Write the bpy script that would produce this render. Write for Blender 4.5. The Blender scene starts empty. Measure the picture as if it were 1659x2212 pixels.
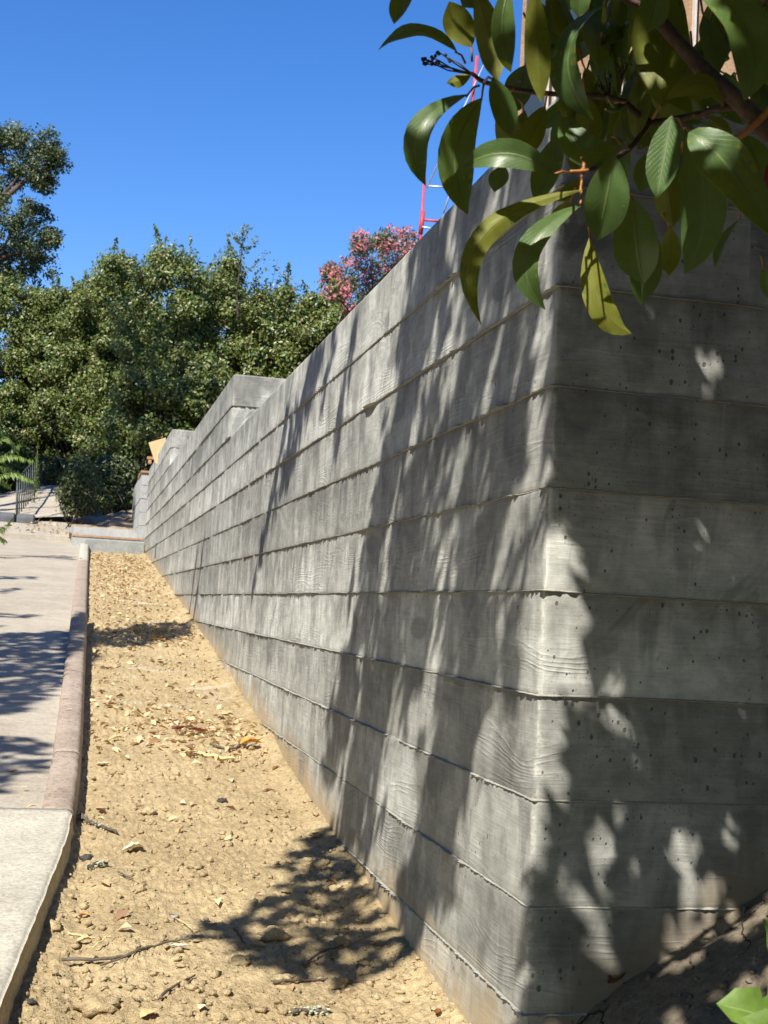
import bpy, math, random
import numpy as np
from mathutils import Vector, Matrix

random.seed(7); RNG = np.random.default_rng(11)
S = bpy.context.scene
COL = S.collection

# ------------------------------------------------------------------ camera
CAM = np.array([-1.02628, -2.90152, -0.06829])
YAW, PIT, ROL, FPX, PW, PH = 0.219358, 0.0741774, 0.0549776, 2910.03, 1659.0, 2212.0
FWD = np.array([math.sin(YAW)*math.cos(PIT), math.cos(YAW)*math.cos(PIT), math.sin(PIT)])
_rt = np.array([math.cos(YAW), -math.sin(YAW), 0.0]); _up = np.cross(_rt, FWD)
RGT = _rt*math.cos(ROL)+_up*math.sin(ROL); UPV = -_rt*math.sin(ROL)+_up*math.cos(ROL)
cd = bpy.data.cameras.new('camera'); cam = bpy.data.objects.new('camera', cd); COL.objects.link(cam)
m = Matrix.Identity(4)
for i in range(3):
    m[i][0], m[i][1], m[i][2], m[i][3] = RGT[i], UPV[i], -FWD[i], CAM[i]
cam.matrix_world = m
cd.sensor_fit = 'HORIZONTAL'; cd.sensor_width = 26.0; cd.lens = FPX/PW*26.0
cd.clip_start = 0.05; cd.clip_end = 2000
cd.dof.use_dof = True; cd.dof.focus_distance = 4.2; cd.dof.aperture_fstop = 12.5
S.camera = cam

# ------------------------------------------------------------------ sky and sun
SUN = np.array([0.60, 0.75, -1.0]); SUN /= np.linalg.norm(SUN)      # direction the light travels
w = bpy.data.worlds.new('World'); S.world = w; w.use_nodes = True
nt = w.node_tree; nt.nodes.clear()
wo = nt.nodes.new('ShaderNodeOutputWorld'); bg = nt.nodes.new('ShaderNodeBackground'); sk = nt.nodes.new('ShaderNodeTexSky')
sk.sky_type = 'NISHITA'; sk.sun_disc = False
sk.sun_elevation = math.asin(-SUN[2]); sk.sun_rotation = math.atan2(-SUN[0], -SUN[1])
sk.air_density = 1.0; sk.dust_density = 0.0; sk.ozone_density = 2.0; sk.altitude = 300
bg.inputs['Strength'].default_value = 0.082
hs_ = nt.nodes.new('ShaderNodeHueSaturation'); hs_.inputs['Saturation'].default_value = 1.36; hs_.inputs['Hue'].default_value = .513; hs_.inputs['Value'].default_value = 1.38; nt.links.new(sk.outputs[0], hs_.inputs['Color']); nt.links.new(hs_.outputs[0], bg.inputs[0]); nt.links.new(bg.outputs[0], wo.inputs[0])
sd = bpy.data.lights.new('sun', 'SUN'); sd.energy = 5.0; sd.angle = math.radians(0.53); sd.color = (1.0, 0.945, 0.85)
so = bpy.data.objects.new('sun', sd); COL.objects.link(so)
so.rotation_euler = Vector(SUN).to_track_quat('-Z', 'Y').to_euler(); so.location = (-6, -10, 14)
S.view_settings.view_transform = 'Standard'; S.view_settings.look = 'None'
S.view_settings.exposure = 0.82; S.view_settings.gamma = 1.0; S.view_settings.use_curve_mapping = False
S.cycles.use_adaptive_sampling = True; S.cycles.max_bounces = 6; S.cycles.transparent_max_bounces = 6

# ------------------------------------------------------------------ survey helpers (photo measurements -> metres)
def ray(px, py): return RGT*(px-PW/2)/FPX + UPV*(PH/2-py)/FPX + FWD
def aty(px, py, y): d = ray(px, py); return CAM+d*(y-CAM[1])/d[1]
def atx(px, py, x=0.0): d = ray(px, py); return CAM+d*(x-CAM[0])/d[0]
def atd(px, py, t): return CAM+ray(px, py)*t
def project(P):
    d = np.atleast_2d(P)-CAM; z = d@FWD; zz = np.where(z > 0.05, z, 0.05)
    return np.stack([PW/2+FPX*(d@RGT)/zz, PH/2-FPX*(d@UPV)/zz, z], 1)
def in_frame(P, m=70):
    q = project(P)
    return (q[:, 2] > 0.05) & (q[:, 0] > -m) & (q[:, 0] < PW+m) & (q[:, 1] > -m) & (q[:, 1] < PH+m)
BY = [-6, -2, .3, .811, 1.368, 2.029, 2.362, 3.221, 4.003, 5.611, 6.994, 9.719, 14.955, 19.52, 40]
BZ = [-1.45, -1.30, -1.13, -1.085, -1.045, -.985, -.943, -.86, -.777, -.632, -.496, -.22, .239, .644, 2.4]
def gz(y): return np.interp(y, BY, BZ)

# ------------------------------------------------------------------ numpy noise
def _h(i, j, s):
    n = (i.astype(np.int64)*374761393 + j.astype(np.int64)*668265263 + s*1442695041) & 0xFFFFFFFF
    n = ((n ^ (n >> 13))*1274126177) & 0xFFFFFFFF
    return ((n ^ (n >> 16)) & 0xFFFF)/65535.0
def vnoise(x, y, s=0):
    x = np.asarray(x, float); y = np.asarray(y, float); x, y = np.broadcast_arrays(x, y)
    i = np.floor(x); j = np.floor(y); a = x-i; b = y-j; i = i.astype(int); j = j.astype(int)
    a = a*a*(3-2*a); b = b*b*(3-2*b)
    return ((_h(i, j, s)*(1-a)+_h(i+1, j, s)*a)*(1-b)+(_h(i, j+1, s)*(1-a)+_h(i+1, j+1, s)*a)*b)*2-1
def fbm(x, y, o=4, s=0):
    r = 0; a = 1.0; f = 1.0; t = 0
    for k in range(o):
        r = r+a*vnoise(np.asarray(x)*f+17.3*k, np.asarray(y)*f-9.1*k, s+k); t += a; a *= .5; f *= 2.03
    return r/t
def worley(x, y, s=0):
    x = np.asarray(x, float); y = np.asarray(y, float); x, y = np.broadcast_arrays(x, y)
    i = np.floor(x).astype(int); j = np.floor(y).astype(int); d = np.full(x.shape, 9.0)
    for di in (-1, 0, 1):
        for dj in (-1, 0, 1):
            ci = i+di; cj = j+dj
            d = np.minimum(d, (ci+_h(ci, cj, s)-x)**2+(cj+_h(ci, cj, s+5)-y)**2)
    return np.sqrt(d)

# ------------------------------------------------------------------ object helpers
def mesh_data(name, verts, faces, mats=(), smooth=False, idx=None, uv=None):
    me = bpy.data.meshes.new(name)
    verts = np.asarray(verts, np.float32).reshape(-1, 3)
    if isinstance(faces, np.ndarray):
        n, k = faces.shape
        me.vertices.add(len(verts)); me.vertices.foreach_set('co', verts.ravel())
        me.loops.add(n*k); me.loops.foreach_set('vertex_index', faces.astype(np.int32).ravel())
        me.polygons.add(n); me.polygons.foreach_set('loop_start', np.arange(0, n*k, k, dtype=np.int32))
        me.polygons.foreach_set('loop_total', np.full(n, k, np.int32))
        me.update(calc_edges=True)
    else:
        me.from_pydata([tuple(v) for v in verts], [], [tuple(int(a) for a in f) for f in faces]); me.update()
    for mt in mats: me.materials.append(mt)
    if smooth: me.polygons.foreach_set('use_smooth', np.ones(len(me.polygons), bool))
    if idx is not None: me.polygons.foreach_set('material_index', np.asarray(idx, np.int32))
    if uv is not None:
        l = me.uv_layers.new(name='uv'); vi = np.empty(len(me.loops), np.int32); me.loops.foreach_get('vertex_index', vi)
        l.data.foreach_set('uv', np.asarray(uv, np.float32)[vi].ravel())
    me.validate(); return me
def wloc(o):
    p = np.zeros(3)
    while o is not None: p += np.array(o.location); o = o.parent
    return p
def obj(name, me, parent=None, label=None, cat=None, group=None, kind=None):
    o = bpy.data.objects.new(name, me); COL.objects.link(o)
    if parent is not None:
        o.parent = parent; o.location = tuple(-wloc(parent))
    if label: o['label'] = label
    if cat: o['category'] = cat
    if group: o['group'] = group
    if kind: o['kind'] = kind
    return o
def thing(name, label, cat, loc=(0, 0, 0), group=None):
    o = bpy.data.objects.new(name, None); COL.objects.link(o); o.location = tuple(float(v) for v in loc); o.empty_display_size = .1
    o['label'] = label; o['category'] = cat
    if group: o['group'] = group
    return o
def grid_faces(nu, nv, off=0, flip=False):
    i, j = np.meshgrid(np.arange(nu-1), np.arange(nv-1), indexing='ij'); a = (i*nv+j).ravel()+off
    f = np.stack([a, a+nv, a+nv+1, a+1], 1)
    return f[:, ::-1] if flip else f
class MB:
    def __init__(s): s.v = []; s.f = []; s.m = []; s.n = 0
    def add(s, v, f, m=0):
        v = np.asarray(v, float).reshape(-1, 3); s.v.append(v)
        for q in f: s.f.append([int(a)+s.n for a in q]); s.m.append(m)
        s.n += len(v)
    def box(s, c0, c1, m=0, bev=0.0):
        x0, y0, z0 = c0; x1, y1, z1 = c1; b = bev
        if b <= 0:
            v = [(x0,y0,z0),(x1,y0,z0),(x1,y1,z0),(x0,y1,z0),(x0,y0,z1),(x1,y0,z1),(x1,y1,z1),(x0,y1,z1)]
            s.add(v, [(0,3,2,1),(4,5,6,7),(0,1,5,4),(1,2,6,5),(2,3,7,6),(3,0,4,7)], m); return
        v = [(x0,y0,z0),(x1,y0,z0),(x1,y1,z0),(x0,y1,z0),(x0,y0,z1-b),(x1,y0,z1-b),(x1,y1,z1-b),(x0,y1,z1-b),
             (x0+b,y0+b,z1),(x1-b,y0+b,z1),(x1-b,y1-b,z1),(x0+b,y1-b,z1)]
        s.add(v, [(0,3,2,1),(8,9,10,11),(0,1,5,4),(1,2,6,5),(2,3,7,6),(3,0,4,7),(4,5,9,8),(5,6,10,9),(6,7,11,10),(7,4,8,11)], m)
    def hexa(s, p, m=0):
        s.add(p, [(0,3,2,1),(4,5,6,7),(0,1,5,4),(1,2,6,5),(2,3,7,6),(3,0,4,7)], m)
    def tube(s, pts, rad, n=6, m=0):
        pts = np.asarray(pts, float); k = len(pts); rad = np.broadcast_to(np.asarray(rad, float), (k,))
        V = []; ref = np.array([.31, .17, .93])
        for i in range(k):
            t = pts[min(i+1, k-1)]-pts[max(i-1, 0)]; t = t/(np.linalg.norm(t)+1e-9)
            a = np.cross(t, ref); a /= np.linalg.norm(a)+1e-9; b = np.cross(t, a)
            for q in range(n):
                an = 2*math.pi*q/n; V.append(pts[i]+rad[i]*(a*math.cos(an)+b*math.sin(an)))
        F = [(i*n+q, i*n+(q+1) % n, (i+1)*n+(q+1) % n, (i+1)*n+q) for i in range(k-1) for q in range(n)]
        F += [tuple(range(n-1, -1, -1)), tuple(range((k-1)*n, k*n))]
        s.add(V, F, m)
    def data(s, name, mats, smooth=False):
        me = mesh_data(name, np.concatenate(s.v), s.f, mats, smooth, s.m); return me
def smooth_path(pts, k=6):
    pts = [np.asarray(p, float) for p in pts]; out = []
    P = [2*pts[0]-pts[1]]+pts+[2*pts[-1]-pts[-2]]
    for i in range(1, len(P)-2):
        for j in range(k):
            t = j/k; a, b, c, d = P[i-1:i+3]
            out.append(.5*((2*b)+(-a+c)*t+(2*a-5*b+4*c-d)*t*t+(-a+3*b-3*c+d)*t**3))
    out.append(pts[-1]); return np.array(out)

# ------------------------------------------------------------------ material helpers
class NT:
    def __init__(s, name):
        s.mat = bpy.data.materials.new(name); s.mat.use_nodes = True; s.t = s.mat.node_tree; s.t.nodes.clear()
        s.out = s.t.nodes.new('ShaderNodeOutputMaterial')
    def n(s, typ, ins=None, **kw):
        nd = s.t.nodes.new('ShaderNode'+typ)
        for k, v in kw.items(): setattr(nd, k, v)
        for k, v in (ins or {}).items(): s.set(nd.inputs[k], v)
        return nd
    def set(s, sock, v):
        if isinstance(v, bpy.types.NodeSocket): s.t.links.new(v, sock)
        elif isinstance(v, bpy.types.Node): s.t.links.new(v.outputs[0], sock)
        else:
            if sock.type == 'RGBA' and len(v) == 3: v = (*v, 1)
            sock.default_value = v
    def math(s, op, a, b=0.0, c=None, clamp=False):
        nd = s.t.nodes.new('ShaderNodeMath'); nd.operation = op; nd.use_clamp = clamp
        s.set(nd.inputs[0], a); s.set(nd.inputs[1], b)
        if c is not None: s.set(nd.inputs[2], c)
        return nd.outputs[0]
    def vec(s, x, y, z): return s.n('CombineXYZ', {0: x, 1: y, 2: z}).outputs[0]
    def noise(s, v, scale=1.0, detail=3.0, rough=.55, dist=0.0):
        return s.n('TexNoise', {'Vector': v, 'Scale': scale, 'Detail': detail, 'Roughness': rough, 'Distortion': dist}).outputs['Fac']
    def voro(s, v, scale=1.0, feature='F1'):
        return s.n('TexVoronoi', {'Vector': v, 'Scale': scale}, feature=feature)
    def ramp(s, f, a, b, lo=0.0, hi=1.0):
        return s.n('MapRange', {0: f, 1: a, 2: b, 3: lo, 4: hi}, interpolation_type='SMOOTHSTEP').outputs[0]
    def mix(s, f, a, b, mode='MIX'):
        nd = s.n('Mix', data_type='RGBA', blend_type=mode); s.set(nd.inputs[0], f); s.set(nd.inputs[6], a); s.set(nd.inputs[7], b)
        return nd.outputs[2]
    def scale(s, col, f):
        nd = s.n('VectorMath', operation='SCALE'); s.set(nd.inputs[0], col); s.set(nd.inputs['Scale'], f); return nd.outputs[0]
    def pos(s): return s.n('NewGeometry').outputs['Position']
    def rnd(s): return s.n('NewGeometry').outputs['Random Per Island']
    def bump(s, h, dist=.002, strength=1.0, nrm=None):
        i = {'Height': h, 'Distance': dist, 'Strength': strength}
        if nrm is not None: i['Normal'] = nrm
        return s.n('Bump', i).outputs[0]
    def done(s, col, rough=.8, bump=None, spec=.3, metal=0.0, trans=None, tcol=None):
        p = s.n('BsdfPrincipled', {'Base Color': col, 'Roughness': rough, 'Specular IOR Level': spec, 'Metallic': metal})
        if bump is not None: s.set(p.inputs['Normal'], bump)
        r = p.outputs[0]
        if trans:
            tr = s.n('BsdfTranslucent', {'Color': tcol if tcol is not None else col})
            if bump is not None: s.set(tr.inputs['Normal'], bump)
            mx = s.n('MixShader', {0: trans, 1: r, 2: tr.outputs[0]}); r = mx.outputs[0]
        s.t.links.new(r, s.out.inputs[0]); return s.mat

H = 0.235                                          # height of one board course
def concrete_board(name, tone=1.0):
    m = NT(name); P = m.n('SeparateXYZ', {0: m.pos()}); x, y, z = P.outputs
    u = m.math('SUBTRACT', y, x)
    zc = m.math('DIVIDE', z, H); course = m.math('FLOOR', zc); zl = m.math('FRACT', zc)
    board = m.math('FLOOR', m.math('ADD', m.math('DIVIDE', u, 3.66), m.math('MULTIPLY', course, .377)))
    seed = m.math('ADD', m.math('MULTIPLY', course, 13.7), m.math('MULTIPLY', board, 5.3))
    wn = m.n('TexWhiteNoise', {'Vector': m.vec(course, board, 3.0)}, noise_dimensions='3D')
    r1 = wn.outputs['Value']; rc = m.n('SeparateColor', {0: wn.outputs['Color']})
    v_warp = m.vec(m.math('MULTIPLY', u, 1.3), m.math('MULTIPLY', z, 7.0), seed)
    warp = m.noise(v_warp, 1.0, 2.0, .5)
    vk = m.vec(m.math('MULTIPLY', u, 1.55), m.math('MULTIPLY', z, 4.6), seed)
    kd = m.voro(vk, 1.0); knot = m.math('POWER', 2.718, m.math('MULTIPLY', m.math('POWER', m.math('MULTIPLY', kd.outputs['Distance'], 3.4), 2.0), -1.0))
    wob = m.noise(m.vec(m.math('MULTIPLY', u, 14.0), m.math('MULTIPLY', z, 30.0), seed), 1.0, 2.0, .5)
    g = m.math('ADD', m.math('ADD', z, m.math('MULTIPLY', warp, .16)), m.math('ADD', m.math('MULTIPLY', knot, .10), m.math('MULTIPLY', wob, .006)))
    phs = m.noise(m.vec(m.math('MULTIPLY', u, 2.2), m.math('MULTIPLY', z, 20.0), m.math('ADD', seed, 3.0)), 1.0, 4.0, .62)
    ring = m.math('ADD', m.math('MULTIPLY', m.math('SINE', m.math('ADD', m.math('MULTIPLY', g, 350.0), m.math('MULTIPLY', phs, 16.0))), .5), .5)
    ring = m.math('POWER', ring, 2.2)
    ring = m.math('MULTIPLY', ring, m.ramp(m.noise(m.vec(m.math('MULTIPLY', g, 90.0), m.math('MULTIPLY', u, 4.0), seed), 1.0, 2.0), .35, .65, .15, 1.2))
    gm = m.ramp(m.noise(m.vec(m.math('MULTIPLY', u, 1.1), m.math('MULTIPLY', z, 5.0), m.math('ADD', seed, 40.0)), 1.0, 2.0), .43, .66, .04, .95)
    streak = m.noise(m.vec(m.math('MULTIPLY', u, 5.0), m.math('MULTIPLY', z, 230.0), seed), 1.0, 3.0, .6)
    fine = m.noise(m.pos(), 160.0, 3.0, .6)
    pv = m.voro(m.vec(m.math('MULTIPLY', u, 62.0), m.math('MULTIPLY', z, 44.0), 0.0), 1.0)
    prs = m.n('SeparateColor', {0: pv.outputs['Color']})
    prad = m.math('MULTIPLY', m.ramp(prs.outputs[0], .60, 1.0), .24)
    pdens = m.ramp(m.noise(m.vec(m.math('MULTIPLY', u, 2.3), m.math('MULTIPLY', z, 4.0), 9.0), 1.0, 2.0), .42, .68, .25, 1.0)
    pdens = m.math('ADD', pdens, m.ramp(x, .004, .03, 0.0, .35))
    pit = m.ramp(m.math('SUBTRACT', pv.outputs['Distance'], m.math('MULTIPLY', prad, pdens)), -.02, .05, 1.0, 0.0)
    pit = m.math('MULTIPLY', pit, m.ramp(prs.outputs[0], .56, .66))
    hgt = m.math('ADD', m.math('MULTIPLY', m.math('MULTIPLY', ring, gm), .85), m.math('ADD', m.math('MULTIPLY', streak, .55), m.math('MULTIPLY', fine, .35)))
    hgt = m.math('SUBTRACT', hgt, m.math('MULTIPLY', pit, 3.2))
    bp = m.bump(hgt, .0016, .85)
    # colour: cement film, damp patches, knots, drips, soil splash
    big = m.noise(m.vec(m.math('MULTIPLY', u, 1.7), m.math('MULTIPLY', z, 2.6), m.math('MULTIPLY', seed, .4)), 1.0, 5.0, .6, .4)
    drip = m.noise(m.vec(m.math('MULTIPLY', u, 7.0), m.math('MULTIPLY', z, 1.5), seed), 1.0, 4.0, .62, .8)
    smear = m.noise(m.vec(m.math('MULTIPLY', m.math('ADD', u, m.math('MULTIPLY', z, .6)), 11.0), m.math('MULTIPLY', z, 3.5), m.math('ADD', seed, 7.0)), 1.0, 3.0, .5, .6)
    tone_b = m.math('MULTIPLY', m.math('ADD', m.math('MULTIPLY', m.math('SUBTRACT', r1, .5), .52), 1.0), tone)
    col = m.mix(rc.outputs[1], (.388, .392, .358), (.430, .434, .400))
    col = m.scale(col, tone_b)
    col = m.scale(col, m.ramp(big, .28, .72, .70, 1.24))
    col = m.scale(col, m.ramp(drip, .30, .60, .76, 1.08))
    col = m.mix(m.math('MULTIPLY', m.ramp(smear, .58, .66), m.math('MULTIPLY', m.ramp(rc.outputs[0], .25, .5), .72)), col, m.scale(col, .60))
    wet = m.math('MULTIPLY', m.ramp(m.math('SUBTRACT', m.noise(m.vec(m.math('MULTIPLY', u, 5.5), m.math('MULTIPLY', z, .9), m.math('ADD', seed, 21.0)), 1.0, 5.0, .6, .5), m.math('MULTIPLY', m.math('SUBTRACT', 1.0, zl), .22)), .38, .47), .55)
    col = m.mix(wet, col, m.scale(col, .52))
    chalk = m.math('MULTIPLY', m.ramp(m.noise(m.vec(m.math('MULTIPLY', u, 3.1), m.math('MULTIPLY', z, 9.0), m.math('ADD', seed, 33.0)), 1.0, 6.0, .7, .5), .56, .68), .30)
    col = m.mix(chalk, col, (.50, .49, .44))
    mot = m.noise(m.vec(m.math('MULTIPLY', u, 13.0), m.math('MULTIPLY', z, 20.0), seed), 1.0, 5.0, .7, .3)
    col = m.scale(col, m.ramp(mot, .3, .7, .80, 1.14))
    kn = m.math('MULTIPLY', m.ramp(kd.outputs['Distance'], .13, .19, 1.0, 0.0), m.ramp(m.n('SeparateColor', {0: kd.outputs['Color']}).outputs[0], .35, .45))
    col = m.mix(m.math('MULTIPLY', kn, .62), col, (.19, .19, .175))
    col = m.scale(col, m.math('ADD', m.math('MULTIPLY', m.math('MULTIPLY', ring, gm), .11), .94))
    col = m.scale(col, m.ramp(streak, .3, .7, .93, 1.06))
    pv2 = m.voro(m.vec(m.math('MULTIPLY', u, 170.0), m.math('MULTIPLY', z, 105.0), 4.0), 1.0)
    p2 = m.math('MULTIPLY', m.ramp(pv2.outputs['Distance'], .16, .30, 1.0, 0.0), m.math('MULTIPLY', m.ramp(m.n('SeparateColor', {0: pv2.outputs['Color']}).outputs[0], .80, .84), m.ramp(pdens, .4, .9)))
    col = m.mix(m.math('MULTIPLY', m.math('MAXIMUM', pit, p2), .75), col, (.06, .057, .05))
    # mortar line at the joints slightly paler and sandy
    edge = m.math('MINIMUM', zl, m.math('SUBTRACT', 1.0, zl))
    col = m.mix(m.math('MULTIPLY', m.ramp(edge, 0.0, .05, 1.0, 0.0), m.ramp(fine, .35, .6, .1, .5)), col, (.40, .375, .315))
    arr = m.math('POWER', 2.718, m.math('MULTIPLY', m.math('POWER', m.math('DIVIDE', u, .013), 2.0), -1.0))
    col = m.mix(m.math('MULTIPLY', m.math('MULTIPLY', arr, m.ramp(m.noise(m.pos(), 38.0, 4, .7), .42, .6, .0, .75)), m.ramp(fine, .3, .55, .3, 1.0)), col, (.50, .485, .43))
    # ochre soil splashed on the foot of the wall
    gline = m.math('ADD', m.math('MULTIPLY', y, .0915), -1.19)
    habove = m.math('SUBTRACT', z, gline)
    sp = m.math('MULTIPLY', m.ramp(m.math('ADD', habove, m.math('MULTIPLY', m.math('SUBTRACT', big, .5), .35)), .05, .26, 1.0, 0.0), m.ramp(drip, .25, .6, .25, .85))
    col = m.mix(sp, col, (.40, .29, .15))
    hb = m.math('SUBTRACT', m.math('ADD', z, 1.10), m.math('MULTIPLY', m.math('POWER', m.math('MAXIMUM', x, .0), .8), .70))
    sb = m.math('MULTIPLY', m.ramp(m.math('ADD', hb, m.math('MULTIPLY', m.math('SUBTRACT', drip, .5), .3)), .02, .16, 1.0, 0.0), m.ramp(x, .01, .05, 0.0, .8))
    col = m.mix(sb, col, (.20, .165, .12))
    rough = m.ramp(drip, .3, .7, .62, .85)
    return m.done(col, rough, bp, .35)
def concrete_plain(name, c0, c1, sc=3.0, grain=120.0, bd=.0015, speck=0.0):
    m = NT(name); p = m.pos(); n1 = m.noise(p, sc, 5, .65); n2 = m.noise(p, grain, 3, .6); n3 = m.noise(p, sc*9, 4, .7)
    col = m.mix(m.ramp(n1, .3, .7), c0, c1); col = m.scale(col, m.ramp(n2, .3, .7, .84, 1.12)); col = m.scale(col, m.ramp(n3, .3, .7, .88, 1.08))
    if speck:
        v = m.voro(p, 90.0); r = m.n('SeparateColor', {0: v.outputs['Color']}).outputs[0]
        col = m.mix(m.math('MULTIPLY', m.ramp(r, .80, .86), speck), col, (.08, .075, .07))
    return m.done(col, .85, m.bump(m.math('ADD', n2, m.math('MULTIPLY', n3, .8)), bd, .8), .25)
def simple(name, c, rough=.6, metal=0.0, var=.15, sc=20.0, spec=.4, bd=.0006):
    m = NT(name); n = m.noise(m.pos(), sc, 4, .6)
    return m.done(m.scale(m.n('RGB').outputs[0] if False else m.mix(0.0, c, c), m.ramp(n, .25, .75, 1-var, 1+var)), rough, m.bump(n, bd, .6), spec, metal)
def soil_mat(name, pale, dark, cracks=False):
    m = NT(name); p = m.pos()
    n1 = m.noise(p, 2.2, 5, .6); n2 = m.noise(p, 28.0, 5, .65); n3 = m.noise(p, 210.0, 3, .6); n4 = m.noise(p, .9, 3, .5, .5)
    col = m.mix(m.ramp(n1, .3, .7), dark, pale)
    col = m.scale(col, m.ramp(n2, .25, .75, .78, 1.18)); col = m.scale(col, m.ramp(n3, .25, .75, .84, 1.12))
    n5 = m.noise(p, 75.0, 4, .65); h = m.math('ADD', m.math('MULTIPLY', n2, 1.0), m.math('ADD', m.math('MULTIPLY', n5, .8), m.math('MULTIPLY', n3, .45))); col = m.scale(col, m.ramp(n5, .3, .7, .82, 1.12))
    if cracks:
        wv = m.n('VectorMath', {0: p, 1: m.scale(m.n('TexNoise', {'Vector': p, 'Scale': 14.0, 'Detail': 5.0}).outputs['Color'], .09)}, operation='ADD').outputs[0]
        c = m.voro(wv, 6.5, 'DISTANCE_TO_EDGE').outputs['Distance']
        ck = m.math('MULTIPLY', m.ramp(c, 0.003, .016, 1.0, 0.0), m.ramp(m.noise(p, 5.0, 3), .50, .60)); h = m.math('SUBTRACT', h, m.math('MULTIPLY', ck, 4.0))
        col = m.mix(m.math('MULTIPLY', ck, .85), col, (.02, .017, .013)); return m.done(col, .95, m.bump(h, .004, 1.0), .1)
    # chalky lime streaks trodden into the far part
    yy = m.n('SeparateXYZ', {0: p}).outputs[1]
    st = m.math('MULTIPLY', m.ramp(m.noise(m.n('VectorMath', {0: p, 1: (1.2, 3.2, 1.0)}, operation='MULTIPLY').outputs[0], 1.0, 4, .6, .6), .60, .67), m.ramp(yy, 4.0, 6.2, 0.0, .55))
    col = m.mix(st, col, (.56, .50, .40))
    return m.done(col, .95, m.bump(h, .010, 1.0), .12)
def leaf_small(name, cols, rough=.42, trans=.22, spec=.45):
    m = NT(name); r = m.rnd(); rp = m.n('ValToRGB'); m.set(rp.inputs[0], r)
    e = rp.color_ramp.elements; k = len(cols)
    e[0].position = 0; e[0].color = (*cols[0], 1); e[1].position = 1; e[1].color = (*cols[-1], 1)
    for i in range(1, k-1): q = e.new(i/(k-1)); q.color = (*cols[i], 1)
    return m.done(rp.outputs[0], rough, None, spec, 0, trans, m.scale(rp.outputs[0], 1.6))
def bark(name, c):
    m = NT(name); p = m.pos(); n = m.noise(p, 40.0, 5, .7); n2 = m.noise(p, 6.0, 3)
    return m.done(m.scale(m.mix(m.ramp(n2, .3, .7), c, tuple(a*1.6+.02 for a in c)), m.ramp(n, .3, .7, .6, 1.2)), .85, m.bump(n, .004, .9), .2)
def glossy_leaf(name, c0, c1, vein, rough, trans, tcol, spec=.5):
    m = NT(name); uv = m.n('TexCoord').outputs['UV']; s = m.n('SeparateXYZ', {0: uv}); a, b = s.outputs[0], s.outputs[1]
    ab = m.math('ABSOLUTE', m.math('SUBTRACT', b, .5))
    mid = m.ramp(ab, .010, .035, 1.0, 0.0)
    lat = m.math('SINE', m.math('MULTIPLY', m.math('SUBTRACT', a, m.math('MULTIPLY', ab, .55)), 82.0))
    lat = m.ramp(lat, .86, 1.0)
    oi = m.n('ObjectInfo').outputs['Random']
    nz = m.noise(m.pos(), 55.0, 4, .6); nb = m.noise(m.pos(), 14.0, 3, .6)
    col = m.mix(m.math('MULTIPLY', m.math('ADD', oi, nb), .5), c0, c1)
    col = m.scale(col, m.ramp(nz, .3, .7, .86, 1.12))
    col = m.mix(m.math('MULTIPLY', lat, .10), col, vein); col = m.mix(m.math('MULTIPLY', mid, .75), col, vein)
    spot = m.math('MULTIPLY', m.ramp(m.noise(m.pos(), 120.0, 2), .70, .76), .5)
    col = m.mix(spot, col, (.06, .04, .015))
    bp = m.bump(m.math('ADD', m.math('MULTIPLY', mid, 1.2), m.math('ADD', m.math('MULTIPLY', lat, .2), m.math('MULTIPLY', nz, .5))), .0008, .6)
    return m.done(col, rough, bp, spec, 0, trans, m.mix(m.math('MULTIPLY', mid, .6), tcol, vein))

M = {}
M['wall'] = concrete_board('board_formed_concrete')
M['fin'] = concrete_plain('sandy_mortar_fin', (.27, .262, .232), (.36, .35, .31), 8.0, 200, .001)
M['new_conc'] = concrete_plain('fresh_grey_concrete', (.33, .335, .32), (.43, .43, .41), 2.5, 90)
M['damp'] = concrete_plain('darker_grey_concrete', (.22, .235, .225), (.30, .31, .295), 3.5, 70)
M['pave'] = concrete_plain('weathered_path_concrete', (.345, .30, .235), (.42, .375, .30), 1.4, 150, .002, .22)
M['kerb'] = concrete_plain('pinkish_kerb_concrete', (.30, .235, .185), (.38, .31, .25), 3.0, 130, .0025, .4)
M['slab'] = concrete_plain('pale_grey_slab_concrete', (.40, .37, .30), (.50, .47, .39), 5.0, 110, .002, .22)
M['soil'] = soil_mat('sandy_ochre_soil', (.475, .37, .21), (.38, .29, .16))
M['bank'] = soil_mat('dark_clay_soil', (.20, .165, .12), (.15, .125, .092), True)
M['dirt'] = concrete_plain('dry_bank_dirt', (.26, .19, .12), (.38, .29, .19), 2.0, 30, .01)
M['clod'] = soil_mat('soil_clod', (.48, .38, .225), (.39, .30, .17))
M['dark_block'] = concrete_plain('dark_grey_block', (.085, .09, .10), (.13, .135, .145), 3, 90)
M['steel'] = simple('dark_green_grey_rail', (.045, .055, .055), .5, .2)
M['red'] = simple('faded_red_scaffold_paint', (.60, .055, .06), .5, 0, .25, 9)
M['galv'] = simple('galvanised_brace', (.52, .55, .60), .4, .5)
M['wood'] = simple('form_timber', (.36, .20, .10), .75, 0, .3, 30)
M['ply'] = simple('raw_plywood', (.62, .42, .22), .7, 0, .12, 12)
M['stucco'] = concrete_plain('brown_scratch_coat', (.30, .19, .11), (.38, .25, .15), 3, 60, .004)
M['trim'] = simple('pale_window_trim', (.55, .50, .43), .5, 0, .1)
M['roof'] = simple('dark_green_eave', (.035, .06, .05), .5, 0, .2)
M['tan'] = simple('tan_stucco', (.48, .34, .19), .85, 0, .15)
M['glass'] = simple('window_glass', (.04, .06, .09), .08, 0, .05, 5, .8, .0)
M['bark'] = bark('grey_brown_bark', (.085, .055, .04)); M['bark2'] = bark('dark_stem_bark', (.05, .036, .026))
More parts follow.
